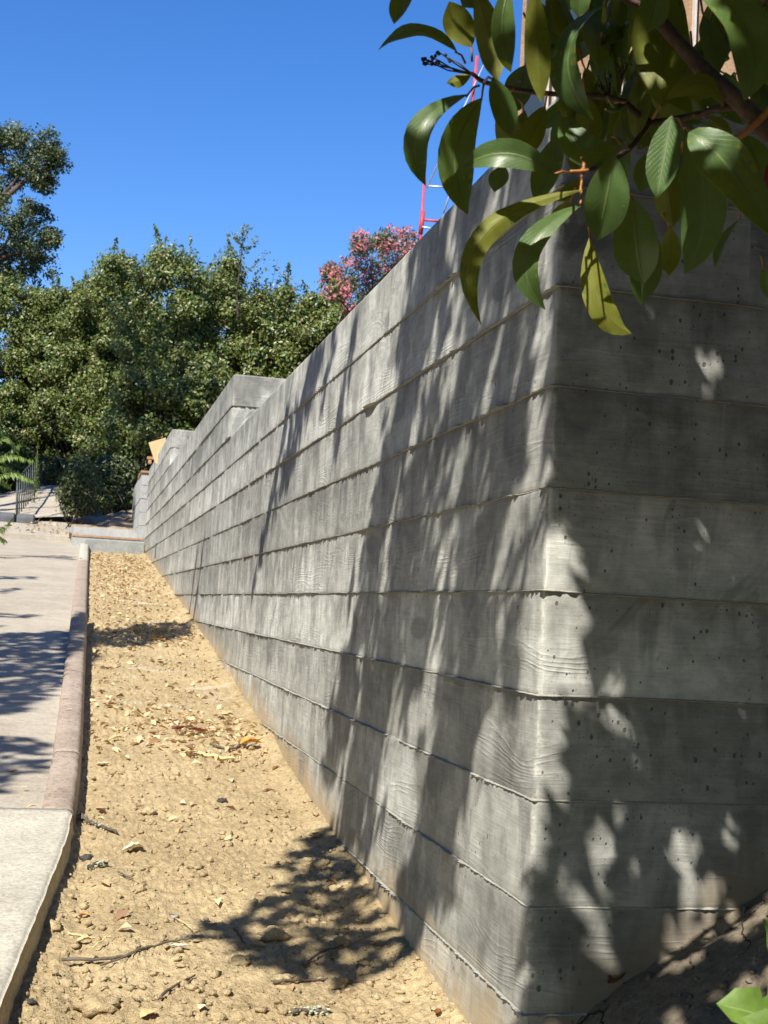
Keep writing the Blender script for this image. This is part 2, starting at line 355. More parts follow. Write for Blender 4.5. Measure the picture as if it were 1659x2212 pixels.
M['hedge'] = leaf_small('hedge_leaf', [(.048, .08, .018), (.08, .122, .026), (.115, .165, .036), (.155, .195, .046), (.215, .24, .058), (.20, .15, .055)], .40, .25, .5)
M['oak'] = leaf_small('oak_leaf', [(.035, .055, .02), (.06, .085, .028), (.085, .11, .036), (.11, .125, .045)], .45, .2, .45)
M['oleander'] = leaf_small('oleander_leaf', [(.09, .13, .04), (.14, .18, .055), (.18, .18, .06), (.20, .15, .06)], .45, .25)
M['pink'] = leaf_small('pink_blossom', [(.42, .12, .14), (.50, .18, .20), (.58, .29, .30), (.34, .08, .10)], .6, .3, .2)
M['frond'] = leaf_small('frond_leaflet', [(.11, .17, .03), (.15, .22, .045), (.19, .26, .06)], .45, .35)
M['litter'] = leaf_small('dry_litter', [(.42, .29, .14), (.56, .42, .23), (.66, .54, .33), (.50, .36, .2), (.26, .15, .09), (.60, .47, .27)], .8, .15, .15)
M['leaf_up'] = glossy_leaf('glossy_leaf_upper', (.060, .125, .042), (.125, .200, .055), (.24, .29, .10), .38, .34, (.42, .50, .05), .5)
M['leaf_lo'] = glossy_leaf('leaf_underside', (.20, .215, .04), (.27, .27, .052), (.34, .34, .11), .48, .5, (.80, .76, .07), .35)
M['petiole'] = simple('orange_petiole', (.36, .15, .045), .5, 0, .3, 60)
M['bud'] = simple('green_flower_bud', (.16, .19, .045), .6, 0, .2, 80)
M['budd'] = simple('dark_flower_bud', (.055, .04, .03), .6, 0, .2, 80)
M['crown'] = leaf_small('overhead_leaf', [(.022, .05, .016), (.04, .08, .02), (.06, .10, .022)], .28, .3, .5)
M['weed'] = glossy_leaf('bright_weed_leaf', (.13, .22, .04), (.19, .29, .055), (.28, .38, .12), .5, .40, (.36, .52, .07), .35)
M['twig'] = bark('fallen_twig_bark', (.085, .068, .05)); M['lichen'] = simple('grey_green_lichen', (.42, .45, .34), .9, 0, .3, 120)
M['stone'] = simple('small_grey_stone', (.30, .30, .29), .8, 0, .2, 60)
def dry(name, c): return simple(name, c, .7, 0, .3, 70, .25, .001)
M['dry_orange'] = dry('orange_dry_leaf', (.58, .27, .06)); M['dry_red'] = dry('red_brown_dry_leaf', (.26, .085, .06)); M['dry_tan'] = dry('tan_dry_leaf', (.58, .42, .20)); M['dry_brown'] = dry('brown_dry_leaf', (.20, .075, .028)); M['dry_pale'] = dry('pale_dry_leaf', (.66, .56, .38)); M['straw'] = dry('straw', (.60, .48, .24)); M['charcoal'] = dry('dark_bark_chip', (.05, .045, .042))
M['clay'] = concrete_plain('wall_core', (.33, .32, .29), (.38, .37, .34))
M['hill'] = concrete_plain('hillside_ground', (.11, .09, .055), (.16, .125, .078), .6, 20, .02)

# ================================================================== LARGE STRUCTURE
# ---- retaining wall: board courses that wrap the near corner, joint ridges between them
WALL_END, WT = 20.05, 0.62
wall = thing('retaining_wall', 'long grey board-formed concrete retaining wall stepping up the slope', 'wall', (0, 0, -1.2))
def useries(y0, y1, fine, grow, big):
    out = [y0]
    while out[-1] < y1: out.append(out[-1]+min(big, fine+grow*max(0, out[-1]-0.0)))
    out[-1] = y1; return np.array(out)
def course(k, y0, mat):
    y1 = WALL_END
    zlo, zhi = k*H, (k+1)*H
    ye = np.interp(zhi+.05, BZ, BY); ye = min(y1, ye+.6)
    rx = np.linspace(WT if y0 > 0 else 1.5, .012, 28 if y0 > 0 else 120)
    cn = [(.008, -1), (.004, -2), (.0015, -3)]
    ys = useries(y0+.012, ye, .012 if y0 == 0 else .03, .0045, .06)
    P = []; N = []
    for x in rx: P.append((x, y0)); N.append((0, -1))
    for a in np.linspace(.15, .85, 5):
        an = a*math.pi/2; c = (.012-.012*math.sin(an), y0+.012-.012*math.cos(an)); P.append(c); N.append((-math.sin(an), -math.cos(an)))
    for yy in ys: P.append((0, yy)); N.append((-1, 0))
    P = np.array(P); N = np.array(N); u = P[:, 1]-P[:, 0]
    vv = np.array([0, .004, .012, .03, .06, .10, .14, .175, .205, .223, .231, .235])
    U, V = np.meshgrid(u, vv, indexing='ij')
    off = float(vnoise(k*3.7, 1.3, 3))*.0022
    d = off+.0026*fbm(U*1.6+k*9, V*4, 3, 5)+.0011*fbm(U*9+k*5, V*14, 3, 8)+.0006*fbm(U*40, V*60, 2, 9)
    e = np.minimum(V, H-V); d = d-.0022*np.exp(-(e/.004)**2)
    cd_ = np.exp(-((U-(y0))/.013)**2); d = d+cd_*(.0075*fbm(U*75, (V+k*H)*85, 3, 21)-.0020)
    X = P[:, 0][:, None]+N[:, 0][:, None]*d; Y = P[:, 1][:, None]+N[:, 1][:, None]*d
    Z = zlo+V+.0
    nu, nv = U.shape
    verts = np.stack([X, Y, Z], 2).reshape(-1, 3); faces = [grid_faces(nu, nv)]
    # give the slab depth: top, bottom and back
    back = np.stack([P[:, 0]-N[:, 0]*.05, P[:, 1]-N[:, 1]*.05], 1); n0 = len(verts)
    bt = np.column_stack([back, np.full(nu, zhi)]); bb = np.column_stack([back, np.full(nu, zlo)])
    verts = np.concatenate([verts, bt, bb]); i = np.arange(nu-1)
    faces.append(np.stack([i*nv+nv-1, (i+1)*nv+nv-1, n0+i+1, n0+i], 1))
    faces.append(np.stack([i*nv, n0+nu+i, n0+nu+i+1, (i+1)*nv], 1))
    me = mesh_data('board_course', verts, np.concatenate(faces), [mat], True)
    return obj('board_course', me, wall)
def ridge(k, y0, mat):
    z = k*H; ye = min(WALL_END, np.interp(z+.02, BZ, BY)+.3)
    xs = np.arange(1.5 if y0 == 0 else WT, .008, -.006)
    ys = useries(y0, ye, .0045, .0022, .035)
    P = [(x, y0, 0, -1) for x in xs]+[(0, y0, -.7, -.7)]+[(0, yy, -1, 0) for yy in ys[2:]]
    P = np.array(P); u = P[:, 1]-P[:, 0]
    env = np.clip(.55+.75*fbm(u*1.7+k*5.1, u*0+k, 3, 31), 0.06, 1.4)
    jag = .45+.65*fbm(u*30+k*3, u*0, 3, 33)+.55*vnoise(u*95, u*0+k, 35)
    d = .0035+.0175*env*np.clip(jag, 0.0, 1.6)
    gap = vnoise(u*5.3+k*2.2, u*0+7, 37) > .80; d = np.where(gap, .0008, d)
    if k == 3:                                      # one big spalled chunk on the third joint
        b = np.exp(-((u-2.02)/.09)**4); d = d+b*.016
    if k == 1: d = d+np.exp(-((u-1.95)/.10)**4)*.006
    d = np.where(u < 0, d*.75, d)
    th = np.where(u < .02, .0026, .0014)+.0018*np.abs(fbm(u*60, u*0+3+k, 2, 41))+.15*np.clip(d-.012, 0, .02)
    zj = z+.0018*vnoise(u*7, u*0+k, 43)
    V = np.zeros((len(u), 5, 3))
    prof = [(-.012, th*1.1), (0.4, th*.55), (1.0, -th*.1), (0.6, -th*.6), (-.012, -th*.9)]
    for j, (a, b) in enumerate(prof):
        off = np.where(a < 0, -.006, d*a)
        V[:, j, 0] = P[:, 0]+P[:, 2]*off; V[:, j, 1] = P[:, 1]+P[:, 3]*off; V[:, j, 2] = zj+b
    me = mesh_data('joint_ridge', V.reshape(-1, 3), grid_faces(len(u), 5, 0, True), [mat], False)
    return obj('joint_ridge', me, wall)
SECT = {5: 7.1, 6: 7.1, 7: 14.4, 8: 14.4}
for k in range(-7, 9): course(k, SECT.get(k, 0.0), M['wall'])
for k in range(-6, 9):
    if k in (5, 7):
        pass
    ridge(k, {5: 7.1, 6: 7.1, 7: 14.4, 8: 14.4}.get(k, 0.0), M['fin'])
cb = MB()
cb.box((.045, .045, -2.0), (1.5, WALL_END-.002, 5*H-.006)); cb.box((.047, 7.145, 5*H-.004), (WT-.002, WALL_END-.003, 7*H-.006)); cb.box((.049, 14.445, 7*H-.004), (WT-.004, WALL_END-.004, 9*H-.006))
obj('concrete_core', cb.data('concrete_core', [M['clay']]), wall)
# weep slot near the far end
wp = MB(); pA = atx(336, 1192); wp.box((-.004, pA[1]-.10, pA[2]-.09), (.02, pA[1]+.10, pA[2]+.12)); obj('weep_slot', wp.data('weep_slot', [M['dark_block']]), wall)

# ---- soil bed between kerb and wall
def bed_height(X, Y):
    z = gz(Y)
    z = z+.018*fbm(X*2.5, Y*2.5, 3, 51)+.020*np.clip(.55-worley(X*9, Y*9, 53), 0, 1)*np.clip(fbm(X*3, Y*3, 2, 54)+.35, 0, 1)
    z = z+.015*(.6-worley(X*24, Y*24, 57))*np.clip(.55+1.3*fbm(X*2.2, Y*2.2, 3, 61), .08, 1.4)+.014*(.6-worley(X*60, Y*60, 59))*np.clip(.8+fbm(X*5, Y*5, 2, 65), .2, 1.5)+.006*fbm(X*90, Y*90, 2, 63)
    z = z+.030*np.exp(-((X+.0)/.06)**2)-.018*np.exp(-((X+.95)/.05)**2)
    z = z-.05*np.clip((.4-Y)/1.0, 0, 1)*0
    return z
KX = lambda y: np.interp(y, [-1.5, .4, .67, 1.19, 1.93, 2.33, 2.83, 3.56, 6.24, 11.9, 20], [-1.24, -1.13, -1.105, -1.06, -.998, -.975, -.965, -.955, -.945, -.925, -.90])   # inner kerb line
rows = [-.9]
while rows[-1] < 19.9: rows.append(rows[-1]+.0062*(1+max(0, rows[-1]+.5)/1.5))
rows = np.array(rows); nx = 150
tt = np.linspace(0, 1, nx)
X = KX(rows)[:, None]*(1-tt[None])+.03*tt[None]-.02*(1-tt[None]); Y = np.repeat(rows[:, None], nx, 1)
Zb = bed_height(X, Y)
obj('soil_bed', mesh_data('soil_bed', np.stack([X, Y, Zb], 2).reshape(-1, 3), grid_faces(len(rows), nx, 0, True), [M['soil']], True), kind='structure')
# ---- clay bank in front of the end face
def bank_height(X, Y):
    xx = np.clip(X, 0, None)
    z = -1.10+.70*xx**.8+.05*np.clip(Y, -3, 0)+.25*np.clip(xx-.6, 0, 5)*0
    z = z+.03*fbm(X*4, Y*4, 3, 71)+.014*(.6-worley(X*11, Y*11, 73))+.006*(.6-worley(X*40, Y*40, 75))+.003*fbm(X*120, Y*120, 2, 77)
    zl = gz(Y)+.02*fbm(X*3, Y*3, 3, 79)+.01*(.6-worley(X*20, Y*20, 57))
    t = np.clip((X+.25)/.25, 0, 1); return zl*(1-t)+z*t-.012*(1-t)
bx_ = np.linspace(-1.3, 1.6, 260); by_ = np.linspace(-3.4, .03, 300)
BXg, BYg = np.meshgrid(bx_, by_, indexing='ij'); BZg = bank_height(BXg, BYg)
BZg = np.where((BYg > -.9) & (BXg < -.06), BZg-.08*np.clip((BYg+.95)/.15, 0, 1), BZg)
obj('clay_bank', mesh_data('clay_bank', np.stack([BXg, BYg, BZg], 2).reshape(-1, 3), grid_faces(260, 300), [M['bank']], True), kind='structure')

# ---- pavement, kerbs and near slab
def pave_z(y): return gz(y)+.045+.02*np.clip((3.0-y)/2, 0, 1)
py_ = np.concatenate([np.linspace(2.35, 6, 40), np.linspace(6.3, 21.6, 60)]); pxs = np.linspace(0, 1, 14)
PX = KX(py_)[:, None]-.12-pxs[None]*5.0; PY = np.repeat(py_[:, None], 14, 1)
PZ = pave_z(PY)+.006*fbm(PX*1.2, PY*1.2, 3, 81)+.001*fbm(PX*20, PY*20, 2, 82)
obj('pavement', mesh_data('pavement', np.stack([PX, PY, PZ], 2).reshape(-1, 3), grid_faces(len(py_), 14, 0, False), [M['pave']], True), kind='structure')
slabm = MB(); sy = np.linspace(-1.4, 2.36, 90); sx = np.linspace(0, 1, 60)
edge = .006*fbm(sy*9, sy*0, 3, 83)+.003*fbm(sy*40, sy*0, 2, 84)
SX = (KX(sy)-.013+edge*.5)[:, None]-sx[None]**1.5*3.2; SYg = np.repeat(sy[:, None], 60, 1)
SZ = pave_z(SYg)+.022+.004*fbm(SX*3, SYg*3, 3, 85)+.0012*fbm(SX*30, SYg*30, 2, 86); SZ[:, 0] -= .012; SZ[:, 1] -= .004
n = SX.size; V = np.stack([SX, SYg, SZ], 2).reshape(-1, 3)
low = np.stack([SX[:, 0]+.018, sy, SZ[:, 0]-.25], 1); midv = np.stack([SX[:, 0]+.010+.004*fbm(sy*30, sy*0, 2, 87), sy, SZ[:, 0]-.07], 1)
V = np.concatenate([V, midv, low]); i = np.arange(89); F = [grid_faces(90, 60), np.stack([i*60, n+i, n+i+1, (i+1)*60], 1)[:, ::-1], np.stack([n+i, n+90+i, n+90+i+1, n+i+1], 1)[:, ::-1]]
e0 = np.arange(59)+89*60; V = np.concatenate([V, V[89*60:90*60]-[0, 0, .2]]); b0 = n+180
F.append(np.stack([e0, e0+1, b0+np.arange(59)+1, b0+np.arange(59)], 1)[:, ::-1])
obj('concrete_slab', mesh_data('concrete_slab', V, np.concatenate(F)[:, ::-1], [M['slab']], True), kind='structure')
kerb = bpy.data.objects.new('kerb', None); COL.objects.link(kerb); kerb['kind'] = 'structure'; kerb.location = (-1, 9, -.6)
def kerb_seg(y0, y1, w, rise0, rise1, mat):
    ys = np.linspace(y0+.004, y1-.004, max(8, int((y1-y0)/.03))); t = (ys-y0)/(y1-y0); r = rise0*(1-t)+rise1*t
    xi = KX(ys)-.012+.003*fbm(ys*12, ys*0, 3, 91); n_ = len(ys); zt = pave_z(ys)+r+.002*fbm(ys*8, ys*0+4, 3, 92)
    prof = [(0.02, -.26), (.012, -.09), (0.004, -.025), (-.004, -.008), (-.018, -.001), (-w*.5, .002), (-w+.016, 0), (-w+.004, -.010), (-w, -.03), (-w-.002, -.2)]
    V = np.zeros((n_, len(prof), 3))
    for j, (a, b) in enumerate(prof):
        rough_ = .0025*fbm(ys*35+j, ys*0+j*3, 2, 93)
        V[:, j, 0] = xi+a+rough_; V[:, j, 1] = ys; V[:, j, 2] = zt+b+rough_*.6
    V[0, :, 1] -= .002; F = [tuple(f) for f in grid_faces(n_, len(prof))]; L = len(prof)
    F = [f for f in F]+[tuple(range(L)), tuple(range((n_-1)*L+L-1, (n_-1)*L-1, -1))]
    obj('kerb_segment', mesh_data('kerb_segment', V.reshape(-1, 3), F, [mat], True), kerb)
kerb_seg(2.36, 3.35, .118, .022, .036, M['kerb']); kerb_seg(3.36, 5.6, .118, .036, .060, M['kerb']); kerb_seg(5.61, 8.9, .118, .060, .105, M['kerb'])
kerb_seg(9.05, 12.6, .13, .02, .02, M['kerb']); kerb_seg(12.61, 16.2, .13, .02, .03, M['kerb']); kerb_seg(16.21, 19.9, .13, .03, .07, M['slab'])

# ---- hillside ground sheets
def hill_z(X, Y):
    base = np.where(Y < 21, gz(Y)-.12, np.interp(Y, [21, 23, 25, 30, 60, 400], [.70, .95, 1.25, 2.0, 4.0, 12]))
    return base
hx = np.concatenate([np.linspace(-400, -30, 8), np.linspace(-26, -.1, 20)]); hy = np.concatenate([np.linspace(-300, -8, 8), np.linspace(-6, 60, 60), np.linspace(80, 400, 6)])
HX, HY = np.meshgrid(hx, hy, indexing='ij'); HZ = hill_z(HX, HY)-np.where((HX > -4) & (HY < 2.4) & (HY > -4), .35, .06)
obj('ground', mesh_data('ground', np.stack([HX, HY, HZ], 2).reshape(-1, 3), grid_faces(*HX.shape), [M['hill']], True), kind='structure')
hx = np.concatenate([np.linspace(.3, 12, 14), np.linspace(20, 400, 8)]); HX, HY = np.meshgrid(hx, np.concatenate([np.linspace(.3, 20, 20), np.linspace(20.5, 60, 20), np.linspace(80, 400, 6)]), indexing='ij')
HZ = np.where(HY < 20.2, 1.02+np.clip(HX-.6, 0, 30)*.10+np.clip(HY-7, 0, 13)*.06*np.clip((HX-.6)/2, 0, 1), 1.2+np.clip(HX, 0, 30)*.05+(HY-20)*.12)
obj('terrace_ground', mesh_data('terrace_ground', np.stack([HX, HY, HZ], 2).reshape(-1, 3), grid_faces(*HX.shape), [M['hill']], True), kind='structure')
HX, HY = np.meshgrid(np.linspace(1.4, 60, 12), np.linspace(-300, .05, 20), indexing='ij'); HZ = -.25+.10*np.clip(HX-1.4, 0, 40)+0*HY
obj('lower_ground', mesh_data('lower_ground', np.stack([HX, HY, HZ], 2).reshape(-1, 3), grid_faces(*HX.shape), [M['hill']], True), kind='structure')

# ================================================================== FAR END OF THE PATH
rp = MB(); a = [aty(20, 1166, 21.6), aty(160, 1163, 21.6), aty(140, 1128, 25.05), aty(-60, 1125, 25.05)]
a = [np.array([-6.5, 21.6, a[0][2]+.05]), np.array([-1.17, 21.6, a[1][2]+.02]), np.array([-1.2, 25.05, a[2][2]]), np.array([-6.5, 25.05, a[3][2]])]
def sheet(name, q, mat, nu=24, nv=24, amp=.03, kind='structure', seed=5):
    s, t = np.meshgrid(np.linspace(0, 1, nu), np.linspace(0, 1, nv), indexing='ij'); q = [np.asarray(v) for v in q]
    P = (q[0][None, None]*((1-s)*(1-t))[..., None]+q[1][None, None]*(s*(1-t))[..., None]+q[2][None, None]*(s*t)[..., None]+q[3][None, None]*((1-s)*t)[..., None])
    P[..., 2] += amp*fbm(P[..., 0]*2.3, P[..., 1]*2.3, 4, seed)
    return obj(name, mesh_data(name, P.reshape(-1, 3), grid_faces(nu, nv), [mat], True), kind=kind)
LANDZ = [a[1][2], a[2][2]]
sheet('upper_landing', a, M['pave'], amp=.03)
ri = MB(); ri.hexa([(-6.5, 21.56, .3), (-1.17, 21.56, .3), (-1.17, 21.62, .3), (-6.5, 21.62, .3), a[0]+[0, -.03, .004], a[1]+[0, -.03, .004], a[1]+[0, .03, .006], a[0]+[0, .03, .006]])
obj('landing_step', ri.data('landing_step', [M['pave']]), kind='structure')
q0, q1, q2, q3 = aty(60, 1118, 25), aty(160, 1115, 25), aty(142, 1047, 30), aty(76, 1049, 30)
sheet('ramp_path', [q0, q1, q2, q3], M['pave'], 12, 24, .02)
sheet('side_path', [aty(-160, 1112, 25.1), q0-[.004, 0, .01], q3-[.004, 0, .01], aty(-30, 1075, 30)], M['pave'], 12, 24, .04)
sheet('dirt_bank', [np.array([-1.25, 21.0, .95]), np.array([.0, 21.0, .95]), np.array([.4, 26.2, 1.95]), np.array([-1.2, 26.2, 1.75])], M['dirt'], 40, 40, .16)
# two dark rounded blocks
def rounded_block(x0, x1, y0, z0, z1, dep, lab):
    b = MB(); prof = [(0, 0), (0, .72)]+[(.28*(1-math.cos(t)), .72+.28*math.sin(t)) for t in np.linspace(.2, math.pi/2, 6)]+[(.75, 1.0), (1, .9), (1, 0)]
    hh = z1-z0; k = len(prof); V = []
    for xx, ins in ((x0, .02), (x0+.02, 0), (x1-.02, 0), (x1, .02)):
        for (pa, pb) in prof: V.append((xx, y0+ins+pa*(dep-2*ins), z0+pb*hh-ins*(pb > .5)))
    F = [(i*k+j, i*k+j+1, (i+1)*k+j+1, (i+1)*k+j) for i in range(3) for j in range(k-1)]+[tuple(range(k-1, -1, -1)), tuple(range(3*k, 4*k))]
    b.add(V, F); obj('concrete_block', b.data('concrete_block', [M['dark_block']], False), None, lab, 'block', 'dark blocks at the foot of the ramp')
pb1, pb2 = aty(35.5, 1108, 24.3), aty(72, 1146, 24.3); zb = pb2[2]-.04
rounded_block(pb1[0]+.012, pb2[0], 24.3, zb, pb1[2], .55, 'dark grey rounded concrete block right of the first handrail post')
rounded_block(pb1[0]-.75, pb1[0]-.03, 24.32, zb, pb1[2]+.01, .55, 'dark grey rounded concrete block at the left picture edge under the fronds')
# handrail
hr = thing('handrail', 'grey metal handrail with thin posts climbing beside the ramp path', 'handrail', tuple(aty(36, 1143, 24.95)))
pn, pf, pe = aty(36, 1143, 24.95), aty(89, 1050, 30), aty(119, 1052, 30)
tn, tf, te = aty(38, 1035, 24.95), aty(90, 989, 30), aty(142, 995, 30)
b = MB(); tm = aty(62, 1008, 27); b.tube(smooth_path([tn-[0, 0.05, .02], tm, (tm+tf)/2+[0, 0, .05], tf, te], 5), .022, 8); obj('top_rail', b.data('top_rail', [M['steel']], True), hr)
for t in np.linspace(0, 1, 13):
    bpt = pn*(1-t)+pf*t; tp = np.array([np.interp(bpt[1], [tn[1], tm[1], tf[1]], [v[c] for v in (tn, tm, tf)]) for c in range(3)])
    b = MB(); b.tube([bpt-[0, 0, .1], tp], (.014 if t else .024), 6); obj('post', b.data('post', [M['steel']], True), hr)
for px_ in (97.5, 119):
    b = MB(); b.tube([aty(px_, 1056, 30), aty(px_+3, 993, 30)], .024, 6); obj('post', b.data('post', [M['steel']], True), hr)
# low terrace walls
A0, A1 = aty(186, 1168, 19.75), aty(313, 1168, 19.75)
b = MB(); b.box((A0[0]-.01, 19.75, .3), (-.008, 19.93, A0[2]+.03), 0, .008); obj('planter_end_wall', b.data('planter_end_wall', [M['damp']]), None, 'low grey concrete wall closing the far end of the soil bed', 'wall')
B0 = aty(160, 1160, 20); fw = thing('form_wall', 'low pale concrete wall topped by a timber form strip', 'wall', (B0[0], 20, .3))
b = MB(); b.box((B0[0], 20.0, .3), (-.006, 20.45, B0[2]+.012), 0, .006); obj('wall_body', b.data('wall_body', [M['new_conc']]), fw)
b = MB(); b.box((B0[0]-.03, 19.985, B0[2]+.016), (-.009, 20.03, B0[2]+.045)); b.box((B0[0]-.032, 20.032, B0[2]+.014), (B0[0]+.012, 20.44, B0[2]+.047)); obj('timber_strip', b.data('timber_strip', [M['wood']]), fw)
C0, C1 = aty(160, 1137, 20.6), aty(300, 1145, 20.6)
b = MB(); b.hexa([(C0[0], 20.6, .3), (C1[0], 20.6, .3), (C1[0], 22.6, .3), (C0[0]-.14, 22.6, .3), (C0[0], 20.6, C0[2]), (C1[0], 20.6, C0[2]), (C1[0], 22.6, C0[2]+.06), (C0[0]-.14, 22.6, C0[2]+.06)])
obj('terrace_wall', b.data('terrace_wall', [M['new_conc']]), None, 'low grey concrete terrace wall behind the timber-topped one', 'wall')
# far wing wall beyond the end of the main wall
fwx = -.105; wing = thing('wing_wall', 'short grey board-formed wall beyond the far end of the long wall', 'wall', (fwx, 20.3, .3))
for k in range(2, 9):
    z0, z1 = .25+k*.23, .25+(k+1)*.23
    if k == 8: z1 = 2.07
    if z1 <= z0: continue
    b = MB(); o_ = .004*((k*7) % 3-1); b.box((fwx+o_, 20.3+o_, z0+.004), (.3, 23.8, z1-.004), 0, .004); obj('board_course', b.data('board_course', [M['new_conc']]), wing)
b = MB(); b.box((fwx+.012, 20.315, .3), (.29, 23.78, 2.06)); obj('concrete_core', b.data('concrete_core', [M['clay']]), wing)
b = MB(); b.box((fwx-.02, 20.27, 2.075), (.06, 20.32, 2.11)); b.box((fwx-.02, 20.322, 2.074), (fwx+.02, 21.6, 2.108)); obj('timber_strip', b.data('timber_strip', [M['wood']]), wing)
# plywood sheet and timber bracket on top of the wall
c = [aty(321, 956, 17.5), aty(358, 945, 17.5), aty(358, 1010, 17.5), aty(335, 1000, 17.5)]
b = MB(); b.hexa([c[3], c[2], c[2]+[0, .018, 0], c[3]+[0, .018, 0], c[0], c[1], c[1]+[0, .018, 0], c[0]+[0, .018, 0]]); obj('plywood_sheet', b.data('plywood_sheet', [M['ply']]), None, 'tan plywood sheet leaning out over the far top of the wall', 'plywood')
c0 = aty(318, 987, 18.2); b = MB(); b.box((c0[0], 18.2, c0[2]-.03), (.02, 18.3, c0[2]+.01)); b.box((c0[0]+.02, 18.21, c0[2]-.10), (c0[0]+.07, 18.29, c0[2]-.032)); obj('timber_bracket', b.data('timber_bracket', [M['wood']]), None, 'small brown timber bracket sticking out below the plywood sheet', 'timber')

# ================================================================== FOLIAGE
def leaf_cloud(C, Nrm, ln, wd, rng, fold=.18, along=None):
    """kite-shaped folded leaves; C centres, Nrm face normals"""
    C = np.asarray(C); k = len(C); N_ = Nrm/(np.linalg.norm(Nrm, axis=1, keepdims=True)+1e-9)
    a = along if along is not None else rng.normal(size=(k, 3)); a = a-N_*(a*N_).sum(1, keepdims=True); a /= np.linalg.norm(a, axis=1, keepdims=True)+1e-9
    b = np.cross(N_, a); ln = (ln*(.65+.7*rng.random(k)))[:, None]; wd = wd/ln.mean()*ln
    V = np.stack([C-a*ln*.5, C+b*wd*.5+N_*wd*fold-a*ln*.06, C+a*ln*.5-N_*ln*.06, C-b*wd*.5+N_*wd*fold-a*ln*.06], 1).reshape(-1, 3)
    i = np.arange(k)[:, None]*4
    F = np.concatenate([i+np.array([[0, 2, 1]]), i+np.array([[0, 3, 2]])], 1).reshape(-1, 3)
    return V, F
def cloud_obj(name, parts, mat, parent, kind=None):
    V = []; F = []; n = 0
    for v, f in parts: V.append(v); F.append(f+n); n += len(v)
    o = obj(name, mesh_data(name, np.concatenate(V), np.concatenate(F), [mat]), parent)
    if kind: o['kind'] = kind
    return o
def clumps_to_leaves(cl, per, rng, ln, wd, up=.5):
    out = []
    for (c, r) in cl:
        k = int(per*(.6+.8*rng.random())); d = rng.normal(size=(k, 3)); d /= np.linalg.norm(d, axis=1, keepdims=True)
        rr = r*(rng.random(k)**.5)[:, None]*(1+.15*rng.normal(size=(k, 1)))
        p = c+d*rr*np.array([1, 1, .8]); out.append(leaf_cloud(p, d*.8+np.array([-.15, -.35, up])+.6*rng.normal(size=(k, 3)), ln, wd, rng))
    return out
def shoots(base, k, hgt, rng, ln, wd, lean=.25, n=46):
    out = []; stems = []
    for b0 in base:
        top = b0+np.array([rng.normal()*lean*hgt, rng.normal()*lean*hgt, hgt*(.5+.7*rng.random())]); stems.append((b0, top))
        t = rng.random(n)[:, None]; p = b0*(1-t)+top*t+rng.normal(size=(n, 3))*.06*(1.15-t)
        out.append(leaf_cloud(p, rng.normal(size=(n, 3))+[0, -.4, .4], ln, wd, rng))
    return out, stems
def shrub(name, label, cx, cy, zb_, zt_, rx, seed, mat='hedge', nclump=120, per=290, ln=.082, wd=.052, nshoot=10, sh=.5, group=None, hollow=.0, cat='shrub', cr=(.20, .45)):
    rng = np.random.default_rng(seed); root = thing(name, label, cat, (cx, cy, zb_), group); cl = []
    for i in range(nclump):
        h = rng.random()**(.75 if rx > .6 else 1.15); an = rng.random()*2*math.pi; env = (math.sin(math.pi*min(1, .16+.80*h)))**.55
        r = rx*env*(.55+.5*rng.random()); z = zb_+.25+h*(zt_-zb_-.35)
        if h < .35 and rng.random() < hollow: continue
        cl.append((np.array([cx+r*math.cos(an), cy+1.0*r*math.sin(an)-.0, z]), rng.uniform(*cr)))
    parts = clumps_to_leaves(cl, per, rng, ln, wd)
    tops = [c+np.array([0, 0, r*.6]) for c, r in cl if c[2] > zb_+.62*(zt_-zb_)]
    if tops and nshoot:
        sel = [tops[i] for i in rng.integers(0, len(tops), nshoot)]; p2, st = shoots(sel, nshoot, sh, rng, ln, wd); parts += p2
    else: st = []
    cloud_obj('crown', parts, M[mat], root)
    b = MB()
    for i in range(7):
        c, r = cl[rng.integers(0, len(cl))]; sp_ = .15 if rx > .6 else .04; f0 = np.array([cx+rng.normal()*sp_, cy+rng.normal()*sp_, zb_-.2])
        b.tube(smooth_path([f0, f0*.5+c*.5+rng.normal(size=3)*.2, c], 4), np.linspace(.04 if rx > .6 else .015, .010, 9), 5)
    for s0, s1 in st: b.tube([s0-[0, 0, .3], s1], [.010, .004], 4)
    obj('stem', b.data('stem', [M['bark2']], True), root); return root
G = 'hedge shrubs behind the far end'
def px_shrub(px, pyt, pyb, y, wpx, label, seed, **kw):
    t, bt = aty(px, pyt, y), aty(px, pyb, y); s = (y-CAM[1])/FPX*1.02
    return shrub(kw.pop('name', 'evergreen_shrub'), label, bt[0], y, bt[2], t[2], wpx*s, seed, group=kw.pop('group', G), **kw)
px_shrub(-40, 600, 1080, 33, 110, 'tall dense evergreen shrub at the left picture edge under the oak', 101)
px_shrub(90, 620, 1070, 33, 110, 'tall evergreen shrub just right of the one at the left edge', 102)
px_shrub(205, 545, 1080, 31.5, 115, 'tall bright green shrub above the handrail end', 103, nclump=118, hollow=.9)
px_shrub(330, 540, 1110, 27.0, 115, 'tall evergreen shrub with upright shoots in the middle of the hedge', 104, nclump=118, nshoot=14, sh=.6, hollow=1.0)
px_shrub(445, 560, 1110, 28, 105, 'tall evergreen shrub with two spiky leaders at the hedge centre', 105, nclump=118, nshoot=12, sh=.7, hollow=.9)
px_shrub(560, 620, 1110, 27.4, 105, 'loose airy shrub above the highest wall step', 106, nclump=80, nshoot=7, sh=.5)
px_shrub(680, 640, 1050, 27, 110, 'dense shrub left of the pink oleander above the wall', 107, nclump=118)
px_shrub(790, 700, 1000, 26, 110, 'dense dark shrub below the pink oleander against the wall top', 108)
px_shrub(140, 830, 1060, 31.5, 95, 'shadowy lower shrub behind the handrail bend', 109, nclump=44, hollow=.5)
